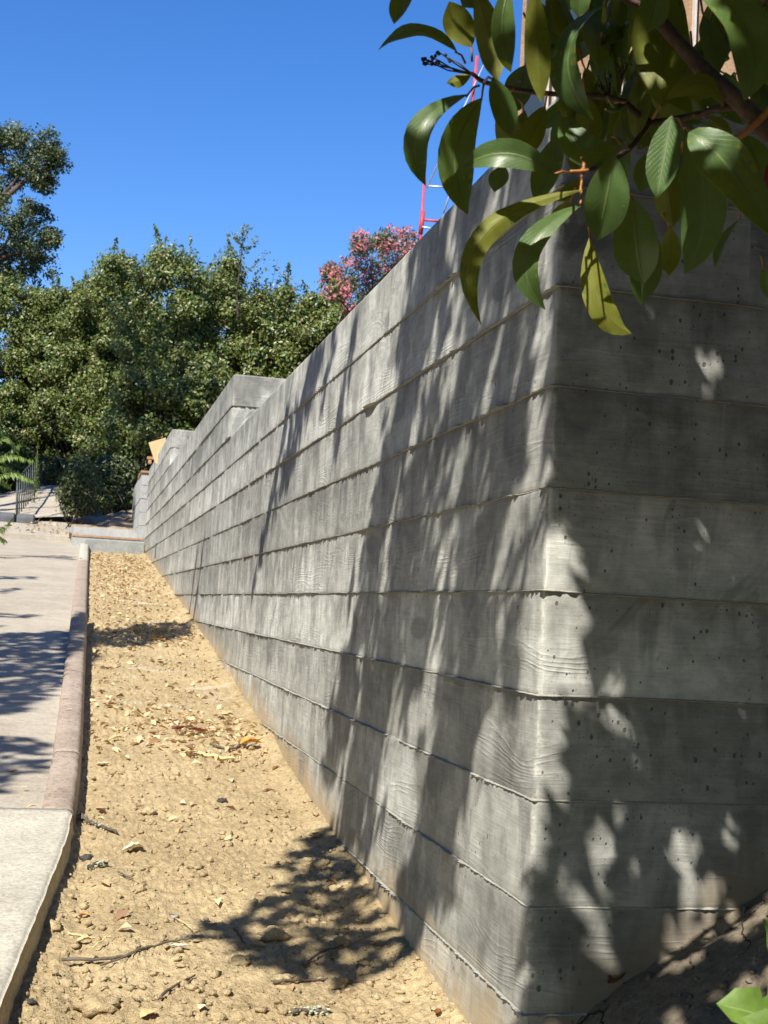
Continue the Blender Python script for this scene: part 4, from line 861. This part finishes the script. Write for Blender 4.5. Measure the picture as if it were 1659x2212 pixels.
for _ in range(760):
    x_, y_ = rng.uniform(.05, 1.1), rng.uniform(-1.1, 0); targets.append((np.array([x_, y_, -1.1+.7*x_**.8]), (1.7, 3.0)))
for _ in range(1100):                             # the ground under the tree, where the viewer stands
    x_, y_ = rng.uniform(-.9, 1.3), rng.uniform(-3.4, -.35); targets.append((np.array([x_, y_, -1.2+.6*max(x_, 0)]), (2.2, 3.8)))
CEN = []
for P0, (ta, tb_) in targets:
    for _ in range(14):
        t = rng.uniform(ta, tb_); c = P0-SUN/(-SUN[2])*t
        if not in_frame(c, 110)[0] and np.linalg.norm(c-CAM) > .5: CEN.append(c); break
cc = [np.array([rng.uniform(-.1, 3.2), rng.uniform(-4.2, .4), rng.uniform(1.5, 4.6)]) for _ in range(90)]
for c0 in cc:                                     # unseen crown filler right of the wall line, added to block sky light
    for _ in range(45):
        c = c0+rng.normal(size=3)*.26
        if not in_frame(c, 110)[0] and c[0] > -.15: CEN.append(c)
CEN = np.array(CEN)
for P0, rad in [(atd(1640, 2150, 1.95), .10), (atd(1600, 2190, 1.9), .07), (np.array([0, .02, -.15]), .035), (np.array([0, .02, -.35]), .035), (np.array([.04, 0, -.05]), .045), (atd(*Z1((580, 690)), 1.96), .035), (atd(*Z1((1020, 930)), 2.02), .03), (atd(*Z1((900, 250)), 2.08), .025), (atd(*Z1((350, 90)), 2.18), .03), (atd(*Z1((1180, 200)), 2.1), .03), (atd(*Z1((1010, 1280)), 2.14), .03), (atd(*Z1((260, 600)), 2.07), .03), (atd(*Z1((1470, 720)), 1.95), .04), (atd(*Z1((1230, 650)), 2.0), .04), (atd(*Z1((560, 1000)), 2.0), .04), (atd(*Z1((700, 1150)), 2.07), .03), (atd(*Z1((660, 200)), 1.98), .04)]:
    v = CEN-P0; al = v@SUN; pr = np.linalg.norm(v-al[:, None]*SUN, axis=1); CEN = CEN[~((al < 0) & (pr < rad+.03))]
k = len(CEN)
dn = np.array([0, 0, -1.0])+.45*rng.normal(size=(k, 3)); nr = rng.normal(size=(k, 3))+SUN*-1.2
cloud_obj('crown', [leaf_cloud(CEN, nr, .15, .066, rng, .12, along=dn)], M['crown'], tree, 'stuff')
b = MB(); tr = smooth_path([(1.55, -2.2, -.5), (1.35, -2.1, .8), (.9, -1.9, 1.9), (.2, -1.7, 2.7), (-.9, -1.4, 3.0)], 6); b.tube(tr, np.linspace(.075, .012, len(tr)), 9); b.tube(smooth_path([(1.3, -2.08, .85), (.8, -1.6, .75), tubept([(1900, 720)], [1.85])[0]], 5), np.linspace(.035, .017, 11), 8)
obj('trunk', b.data('trunk', [M['bark']], True), tree)

# ---- street oak left of the path (outside the picture) that dapples the pavement
st = thing('street_oak', 'oak left of the path whose leaves dapple the pavement', 'tree', (-5.2, 4.2, -.6)); targets = []
def poly_t(poly, n, ta, tb_, off=.05):
    xs = [p[0] for p in poly]; ys_ = [p[1] for p in poly]; k = 0
    while k < n:
        p = (rng.uniform(min(xs), max(xs)), rng.uniform(min(ys_), max(ys_)))
        if pip(p, poly): targets.append((np.array([p[0], p[1], gz(p[1])+off]), (ta, tb_))); k += 1
poly_t([(-2.6, 7.0), (-1.07, 8.0), (-1.0, 7.6), (-1.09, 5.4), (-1.24, 4.5), (-1.6, 4.1), (-2.6, 4.4)], 2300, 3.8, 6); poly_t([(-2.2, 3.8), (-1.10, 3.75), (-1.14, 3.1), (-1.3, 2.7), (-2.2, 2.5)], 480, 3.6, 5.5)
poly_t([(-2.6, 12.3), (-1.5, 13.1), (-1.5, 12.7), (-2.6, 11.8)], 130, 4, 6); poly_t([(-2.6, 8.8), (-1.36, 9.0), (-1.4, 8.75), (-2.6, 8.3)], 130, 4, 6); poly_t([(-2.8, 10.2), (-1.6, 11.4), (-1.7, 10.7), (-2.8, 9.9)], 130, 4, 6)
poly_t([(-.95, 8.2), (-.5, 8.98), (-.03, 9.35), (-.08, 8.4), (-.55, 7.5), (-.95, 7.4)], 560, 4.2, 6, 0); poly_t([(-1.09, 8.0), (-.93, 8.6), (-.93, 6.6), (-1.09, 6.0)], 160, 4, 6, .1)
for y0, z0, y1, z1 in [(8.75, .45, 9.35, -.25), (9.35, .4, 9.85, -.2)]:
    for t in np.linspace(0, 1, 26): targets.append((np.array([0, y0+(y1-y0)*t+rng.normal()*.02, z0+(z1-z0)*t]), (5.0, 5.6)))
CEN = []
for P0, (ta, tb_) in targets:
    for _ in range(20):
        t = rng.uniform(ta, tb_); c = P0-SUN/(-SUN[2])*t
        if not in_frame(c, 150)[0]: CEN.append(c); break
CEN = np.array(CEN); k = len(CEN); cloud_obj('crown', [leaf_cloud(CEN, rng.normal(size=(k, 3))-SUN, .15, .075, rng)], M['oak'], st, 'stuff')
b = MB(); b.tube(smooth_path([(-5.2, 4.2, -.8), (-5.0, 4.1, 1.5), (-4.6, 3.6, 3.2)], 6), np.linspace(.24, .15, 13), 10)
for e in [(-4.9, 2.2, 4.6), (-4.9, 4.0, 5.2), (-5.2, 5.8, 4.9), (-5.0, 1.0, 4.3)]: b.tube(smooth_path([(-4.6, 3.6, 3.2), ((-4.6+e[0])/2, (3.6+e[1])/2, 4.2), e], 5), np.linspace(.09, .02, 11), 7)
obj('trunk', b.data('trunk', [M['bark']], True), st)

# ---- unseen oak added beyond the left edge to darken the hedge foot
to = thing('hedge_shade_oak', 'unseen tall oak added beyond the left edge to shade the foot of the hedge', 'tree', (-8.6, 20.5, .4)); CEN = []
while len(CEN) < 3600:
    x_ = rng.uniform(-3.6, 1.9)
    P0 = np.array([x_, rng.uniform(29, 31.5), rng.uniform(1.6, 4.4)]) if x_ < -1.0 else np.array([x_, rng.uniform(25.2, 30), rng.uniform(1.7, 4.3)])
    if rng.random() < .10: P0 = np.array([rng.uniform(-1.1, .0), rng.uniform(22.5, 26), rng.uniform(1.1, 1.9)])
    if vnoise(P0[0]*1.6, P0[2]*1.9, 222) > .42: continue
    c = P0-SUN/(-SUN[2])*rng.uniform(7, 10.5)
    if not in_frame(c, 200)[0]: CEN.append(c)
CEN = np.array(CEN); k = len(CEN); cloud_obj('crown', [leaf_cloud(CEN, rng.normal(size=(k, 3))-SUN, .24, .15, rng)], M['oak'], to, 'stuff')
b = MB(); b.tube(smooth_path([(-8.6, 20.5, .2), (-8.4, 20.4, 4), (-7.8, 20.8, 8.5)], 6), np.linspace(.4, .22, 13), 10)
for e in [(-7.0, 19.5, 11.0), (-6.2, 22.5, 10.5), (-8.6, 22.8, 11.4)]: b.tube(smooth_path([(-7.9, 20.7, 8.0), ((-7.9+e[0])/2, (20.7+e[1])/2, 9.8), e], 5), np.linspace(.14, .03, 11), 7)
obj('trunk', b.data('trunk', [M['bark']], True), to)

# ================================================================== SMALL THINGS ON THE SOIL
def on_soil(px, py):
    d = ray(px, py); t = np.linspace(2.5, 30, 6000); P = CAM[None]+t[:, None]*d[None]
    zz = np.where((P[:, 0] > .0) & (P[:, 1] < 0), bank_height(P[:, 0], P[:, 1]), bed_height(P[:, 0], P[:, 1])); i = np.argmax(P[:, 2] < zz); return P[i]
# clods (uncountable) as one mass
def lumps(C, R, rng, n=6):
    ico = [(0, 0, 1), (.89, 0, .45), (.28, .85, .45), (-.72, .53, .45), (-.72, -.53, .45), (.28, -.85, .45), (.72, .53, -.45), (-.28, .85, -.45), (-.89, 0, -.45), (-.28, -.85, -.45), (.72, -.53, -.45), (0, 0, -1)]
    fc = np.array([(0,1,2),(0,2,3),(0,3,4),(0,4,5),(0,5,1),(1,6,2),(2,7,3),(3,8,4),(4,9,5),(5,10,1),(2,6,7),(3,7,8),(4,8,9),(5,9,10),(1,10,6),(11,7,6),(11,8,7),(11,9,8),(11,10,9),(11,6,10)])
    ico = np.array(ico); k = len(C); j = np.clip(1+.34*rng.normal(size=(k, 12, 1)), .4, 1.7); sc_ = np.stack([1+.3*rng.normal(size=k), 1+.3*rng.normal(size=k), .7+.15*rng.normal(size=k)], 1)
    an = rng.random(k)*6.28; ca, sa = np.cos(an), np.sin(an); V = ico[None]*j*sc_[:, None, :]*R[:, None, None]
    X_ = V[..., 0]*ca[:, None]-V[..., 1]*sa[:, None]; Y_ = V[..., 0]*sa[:, None]+V[..., 1]*ca[:, None]; V = np.stack([X_, Y_, V[..., 2]], 2)+C[:, None, :]
    return V.reshape(-1, 3), (fc[None]+np.arange(k)[:, None, None]*12).reshape(-1, 3)
rng = np.random.default_rng(41); k = 15000
yy = -.4+19.5*rng.random(k)**2.3; xx = KX(yy)*rng.random(k)*.985-.006; keep = vnoise(xx*2.4, yy*2.4, 201)+.9*rng.random(k) > .1; xx, yy = xx[keep], yy[keep]
R = .0022+.012*rng.random(len(xx))**5; R = np.where(rng.random(len(xx)) < .012, R+.012, R)
V, F = lumps(np.stack([xx, yy, bed_height(xx, yy)+R*.25], 1), R, rng); obj('soil_clods', mesh_data('soil_clods', V, F, [M['clod']], True), None, 'loose crumbs and clods of ochre soil on the bed', 'soil', None, 'stuff')
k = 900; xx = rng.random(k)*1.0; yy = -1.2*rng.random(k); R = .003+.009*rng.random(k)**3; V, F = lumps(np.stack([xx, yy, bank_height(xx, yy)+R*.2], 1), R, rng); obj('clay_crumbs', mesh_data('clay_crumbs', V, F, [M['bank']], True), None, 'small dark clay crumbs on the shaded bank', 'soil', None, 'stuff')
# leaf litter mass
C = []
def patch(n, px0, py0, sx, sy_):
    for _ in range(n):
        y_ = py0+rng.normal()*sy_; x_ = px0+rng.normal()*sx
        if KX(y_)+.02 < x_ < -.02 and y_ < 19.6: C.append((x_, y_))
patch(330, -.35, 4.3, .22, .40); patch(330, -.45, 8.4, .25, .5); patch(900, -.45, 16.5, .3, 2.6); patch(420, -.5, 12, .3, 2.0); patch(110, -.6, 6, .3, 1.2); patch(14, -.5, 2.6, .3, .8); patch(60, -.85, 5.0, .05, 1.8); patch(8, -.5, 1.2, .35, .5)
C = np.array(C); P = np.column_stack([C, bed_height(C[:, 0], C[:, 1])+.008]); k = len(P); V, F = leaf_cloud(P, rng.normal(size=(k, 3))*.45+[0, 0, 1], .048, .026, rng, .4)
n_ = 160; xl = rng.uniform(-3.2, -1.25, n_); yl = rng.uniform(21.8, 24.9, n_); P2 = np.column_stack([xl, yl, np.interp(yl, [21.6, 25.05], LANDZ)+.02]); V2, F2 = leaf_cloud(P2, rng.normal(size=(n_, 3))*.4+[0, 0, 1], .07, .04, rng, .3)
obj('leaf_litter', mesh_data('leaf_litter', np.concatenate([V, V2]), np.concatenate([F, F2+len(V)]), [M['litter']]), None, 'scattered fragments of dry leaf litter on the soil', 'leaf litter', None, 'stuff')
# single dry leaves
def dryleaf(px, py, lpx, wpx, ang, mat, label, curl=.5, lift=.012, kind='dry_leaf', tilt=None):
    P = on_soil(px, py); dpt = (P-CAM)@FWD; L = lpx*dpt/FPX; W = wpx*dpt/FPX; a = math.radians(ang)
    ax = np.array([math.cos(a), math.sin(a), .12]); P = P+np.array([0, 0, lift]); N_ = np.array([0, 0, 1.0]) if tilt is None else np.array(tilt, float)
    s = np.linspace(0, 1, 9); v = np.array([-1, -.5, 0, .5, 1.0]); wv = np.sin(np.pi*np.clip(s, .02, .98))**.7*(1+.22*np.sin(s*21+px))
    bi = np.cross(N_, ax); bi /= np.linalg.norm(bi); up = np.cross(ax, bi)
    Pg = P[None, None]+ax[None, None]*((s-.5)*L)[:, None, None]+bi[None, None]*(v[None]*wv[:, None]*W*.5)[..., None]+up[None, None]*(curl*W*(np.abs(v)[None]**1.6)*wv[:, None]*.5+.10*L*np.sin(s*5+px)[:, None]*.5)[..., None]
    lo = Pg-np.array([0, 0, .0008]); V = np.concatenate([Pg.reshape(-1, 3), lo.reshape(-1, 3)]); F = np.concatenate([grid_faces(9, 5, 0, True), grid_faces(9, 5, 45)])
    obj(kind, mesh_data(kind, V, F, [M[mat]], True), None, label, 'leaf')
dryleaf(540, 1617, 46, 34, 15, 'dry_orange', 'bright orange curled dry leaf lying against the wall foot', .5, .03)
dryleaf(385, 1588, 40, 16, 40, 'dry_red', 'dark red curled leaf standing up in the litter patch', .9, .035); dryleaf(428, 1590, 42, 18, -15, 'dry_red', 'second red-brown leaf just right of the dark red one', .7, .03)
dryleaf(287, 1842, 48, 22, 8, 'dry_pale', 'pale tan curled dry leaf on bare soil near the left kerb', .9, .015); dryleaf(320, 2200, 44, 34, 40, 'dry_tan', 'broad tan dry leaf at the bottom picture edge', .3, .012); dryleaf(434, 2185, 30, 22, 70, 'dry_pale', 'small pale leaf right of the broad tan leaf at the bottom edge', .4)
dryleaf(180, 1985, 26, 16, -30, 'dry_orange', 'small rusty leaf on the soil beside the grey slab', .5); dryleaf(180, 2040, 34, 20, 10, 'dry_tan', 'yellowish crumpled leaf by the straw near the slab', .7); dryleaf(385, 2052, 40, 16, -10, 'dry_pale', 'pinkish tan leaf under the long forked twig', .5)
dryleaf(715, 1912, 26, 14, -50, 'dry_brown', 'brown leaf in the shade close to the wall foot', .7); dryleaf(557, 1937, 12, 8, 20, 'dry_red', 'tiny red leaf scrap in the middle of the soil bed', .4); dryleaf(815, 2045, 30, 14, -20, 'dry_tan', 'tan leaf at the wall foot in the shade', .5)
dryleaf(1335, 2136, 74, 26, 32, 'dry_brown', 'rust brown rolled leaf lying on the dark clay bank', 1.2, .022); dryleaf(945, 2196, 26, 14, 60, 'dry_brown', 'small brown leaf in the bottom corner beside the wall', .6)
dryleaf(405, 1632, 44, 18, -25, 'dry_tan', 'golden crumpled leaf at the front of the litter patch', .6); dryleaf(222, 1656, 28, 14, 0, 'dry_pale', 'cream leaf flake alone near the kerb', .6); dryleaf(250, 1600, 34, 16, 20, 'dry_tan', 'tan leaf left of the litter patch', .5); dryleaf(340, 1385, 34, 14, 5, 'dry_tan', 'tan leaf in the shaded strip of the bed', .5)
bed_ref = bed_height
def dry_on_path(*a_, **k_):
    global bed_height
    bed_height = lambda X, Y: pave_z(Y)+np.where(X > KX(Y)-.15, .045, .012); dryleaf(*a_, **k_); bed_height = bed_ref
dry_on_path(28, 1668, 22, 10, 10, 'dry_brown', 'brown dry leaf lying in the path shadow', .5, .004); dry_on_path(52, 1703, 14, 9, 30, 'dry_pale', 'pale leaf scrap on the sunlit path above the slab', .4, .004); dry_on_path(140, 1512, 14, 7, 5, 'dry_tan', 'tan leaf lying on top of the kerb', .5, .006); dry_on_path(150, 1536, 18, 7, 0, 'dry_pale', 'cream leaf on the kerb just below the tan one', .4, .006); dry_on_path(68, 1745, 22, 9, 20, 'dry_tan', 'tan leaf at the joint between path and slab', .5, .006)
# twigs
def twig(pts, r, label, mat='twig', lift=.010, side=None, lich=None, name='twig', cat='twig'):
    P = [on_soil(*p)+np.array([0, 0, lift]) for p in pts]; cv = smooth_path(P, 5); b = MB(); b.tube(cv+rng.normal(size=cv.shape)*r*.35, np.linspace(r, r*.55, len(cv)), 7)
    if side:
        for sd_ in side: b.tube(smooth_path([on_soil(*p)+np.array([0, 0, lift]) for p in sd_], 4), np.linspace(r*.7, r*.35, 4*(len(sd_)-1)+1), 6)
    if lich is None: obj(name, b.data(name, [M[mat]], True), None, label, cat)
    else:
        e = thing(name, label, cat, tuple(P[0])); obj('stick', b.data('stick', [M[mat]], True), e); c = np.array([cv[int(t*(len(cv)-1))] for t in rng.random(60)*lich])+rng.normal(size=(60, 3))*r*.8
        V, F = lumps(c, .002+.003*rng.random(60), rng); obj('lichen', mesh_data('lichen', V, F, [M['lichen']], True), e, kind='stuff')
twig([(172, 1766), (195, 1782), (222, 1792), (252, 1806)], .009, 'thick dark stick with pale lichen beside the kerb', lich=.8)
twig([(130, 2082), (240, 2078), (300, 2060), (360, 2042), (415, 2032)], .005, 'long thin forked twig across the lower left soil', side=[[(215, 2093), (262, 2078), (300, 2060)]])
twig([(345, 2168), (375, 2140), (420, 2114)], .0045, 'short thin twig pointing up from the bottom edge', lift=.012); twig([(590, 2128), (660, 2124), (735, 2124), (810, 2128)], .005, 'straight dark twig lying at the edge of the tree shadow')
twig([(505, 2020), (520, 2040), (528, 2058)], .005, 'short curved twig in the middle of the big shadow', lift=.02); twig([(655, 2092), (690, 2066), (740, 2048)], .0045, 'thin twig pointing to the wall inside the shadow'); twig([(190, 1880), (215, 1872), (232, 1872)], .008, 'stubby lichen-covered stick near the slab edge', lich=1.0)
twig([(255, 1890), (270, 1898), (288, 1905)], .0035, 'tiny thin twig right of the stubby stick'); twig([(630, 2196), (668, 2190), (690, 2192), (728, 2200)], .007, 'lichen-crusted twig at the bottom edge near the wall', lich=.9); twig([(455, 1613), (500, 1622), (542, 1600)], .007, 'grey stick in the litter beside the orange leaf'); twig([(430, 1630), (470, 1638), (510, 1645)], .010, 'pale flat wood sliver in the litter patch', mat='straw')
twig([(198, 2062), (220, 2046), (246, 2024)], .0028, 'pale straw stalk leaning on the soil', mat='straw', lift=.02, name='straw_stalk', cat='straw'); twig([(146, 2022), (190, 2032), (240, 2030)], .0025, 'pale straw stalk lying flat by the slab', mat='straw', name='straw_stalk', cat='straw'); twig([(380, 1995), (405, 2010), (420, 2030)], .002, 'bent grass stalk at the shadow tip', mat='straw', lift=.016, name='straw_stalk', cat='straw')
# stones and big clods
def stone(px, py, rpx, mat, label, name='stone', cat='stone', seed=0):
    P = on_soil(px, py); r = rpx*((P-CAM)@FWD)/FPX; g = np.random.default_rng(seed); n1, n2 = 13, 22; V = []
    for i in range(n1):
        for j in range(n2):
            a_, b_ = math.pi*i/(n1-1), 2*math.pi*j/n2; d = np.array([math.sin(a_)*math.cos(b_), math.sin(a_)*math.sin(b_), math.cos(a_)]); k_ = 1+.45*float(fbm(d[0]*1.9+seed*3, d[1]*1.9+d[2]*2, 4, seed))+.20*float(vnoise(d[0]*4+seed, d[2]*5+d[1]*4, 3))+.10*float(vnoise(d[0]*9+seed, d[2]*9+d[1]*8, 4)); V.append(P+d*r*k_*np.array([1.15, .95, .62])+[0, 0, r*.12])
    F = [(i*n2+j, i*n2+(j+1) % n2, (i+1)*n2+(j+1) % n2, (i+1)*n2+j) for i in range(n1-1) for j in range(n2)]
    obj(name, mesh_data(name, V, [f[::-1] for f in F], [M[mat]], True), None, label, cat)
stone(376, 1983, 9, 'stone', 'small bluish grey stone in the middle of the soil', seed=1); stone(190, 1857, 14, 'charcoal', 'dark flat bark chip near the kerb', 'bark_chip', 'bark', 2); stone(480, 1733, 11, 'charcoal', 'dark grey chip on bare soil in the middle distance', 'bark_chip', 'bark', 3); stone(64, 2168, 13, 'charcoal', 'black chip beside the slab corner at bottom left', 'bark_chip', 'bark', 4)
for i, (p, r, lab) in enumerate([((110, 2005), 20, 'round clod of soil against the slab edge'), ((590, 2022), 26, 'rounded clod in the centre of the tree shadow'), ((730, 2040), 22, 'brown clod in the shadow near the wall foot'), ((215, 2180), 40, 'large soil lump at bottom left'), ((520, 2080), 20, 'pinkish clod just below the tree shadow'), ((725, 2130), 22, 'pale cracked clod below the straight dark twig'), ((695, 1870), 18, 'clod at the upper rim of the shadow near the wall'), ((610, 2120), 22, 'smooth clod at the lower rim of the shadow'), ((320, 1755), 14, 'flat clod in the middle of the sunlit soil'), ((140, 2130), 18, 'knobbly clod between slab and large soil lump'), ((880, 2112), 10, 'small tan clod beside the wall near the bottom'), ((470, 2200), 16, 'round clod at the bottom edge by the lichen twig')]):
    stone(p[0], p[1], r, 'clod', lab, 'soil_clod', 'clod', 20+i)
# bright green weed, bottom right
wd2 = thing('broadleaf_weed', 'bright green toothed weed leaves in the bottom right corner', 'weed', tuple(atd(1720, 2330, 2.0)))
b = MB(); b.tube(smooth_path([atd(1730, 2420, 2.0), atd(1720, 2300, 1.98), atd(1700, 2180, 1.96)], 5), np.linspace(.006, .004, 11), 6); obj('stem', b.data('stem', [M['frond']], True), wd2)
lob = lambda s: np.sin(np.pi*np.clip(s, .02, .985))**.55*(1+.13*np.sin(s*26))
for (p0, p1, wz, dp, tl) in [((1690, 2235), (1548, 2168), 110, 1.95, 20), ((1715, 2300), (1600, 2200), 120, 1.85, -10), ((1715, 2200), (1648, 1985), 110, 2.0, 25), ((1740, 2250), (1700, 2050), 110, 1.98, -20)]:
    B, T = atd(*p0, dp), atd(*p1, dp); l = (T-B)/np.linalg.norm(T-B); c = CAM-(B+T)/2; c /= np.linalg.norm(c); n0 = c-l*(c@l)+np.array([0, 0, .5]); n0 /= np.linalg.norm(n0)
    a_ = math.radians(tl); nn = n0*math.cos(a_)+np.cross(l, n0)*math.sin(a_); obj('leaf', leaf_mesh(B, T, wz*dp/FPX, nn, None, .14, .5, .035, [atd(1718, 2290, 1.97), (atd(1718, 2290, 1.97)+B)/2, B], int(p0[0]), .10, [M['weed'], M['weed'], M['frond']], lob), wd2)

# ---- unseen crowns added across the path and behind the viewer to block sky light
rng = np.random.default_rng(303); cl = []
sx_, sy2 = -SUN[0]/SUN[2], -SUN[1]/SUN[2]
while len(cl) < 1150:
    c = np.array([rng.uniform(-15, 9), rng.uniform(-13, 32), rng.uniform(.8, 14)])
    lx, ly = c[0]+sx_*(c[2]+1), c[1]+sy2*(c[2]+1)                     # where its shadow lands: beside or behind the view, never in it
    if not (lx < -4.0 or ly < -2.3): continue
    if c[0] > .5 and c[1] > -1.0: continue
    if c[2] > 7.5+.35*rng.random()*12 or np.linalg.norm(c-CAM) < 3.2 or in_frame(c, 420)[0]: continue
    cl.append((c, .8))
while len(cl) < 1500:
    c = np.array([rng.uniform(1.2, 8), rng.uniform(-9, -1.6), rng.uniform(.6, 9)]); lx, ly = c[0]+sx_*(c[2]+1), c[1]+sy2*(c[2]+1)
    if (lx > 2.6 or ly < -2.3) and np.linalg.norm(c-CAM) > 3.0 and not in_frame(c, 420)[0]: cl.append((c, .7))
cloud_obj('sky_blocking_crowns', clumps_to_leaves(cl, 62, rng, .36, .24), M['oak'], None, 'stuff')
wl = bpy.data.objects['sky_blocking_crowns']; wl['label'] = 'unseen tree crowns added across the path and behind the viewer to block sky light'; wl['category'] = 'sky_blocking_crowns'
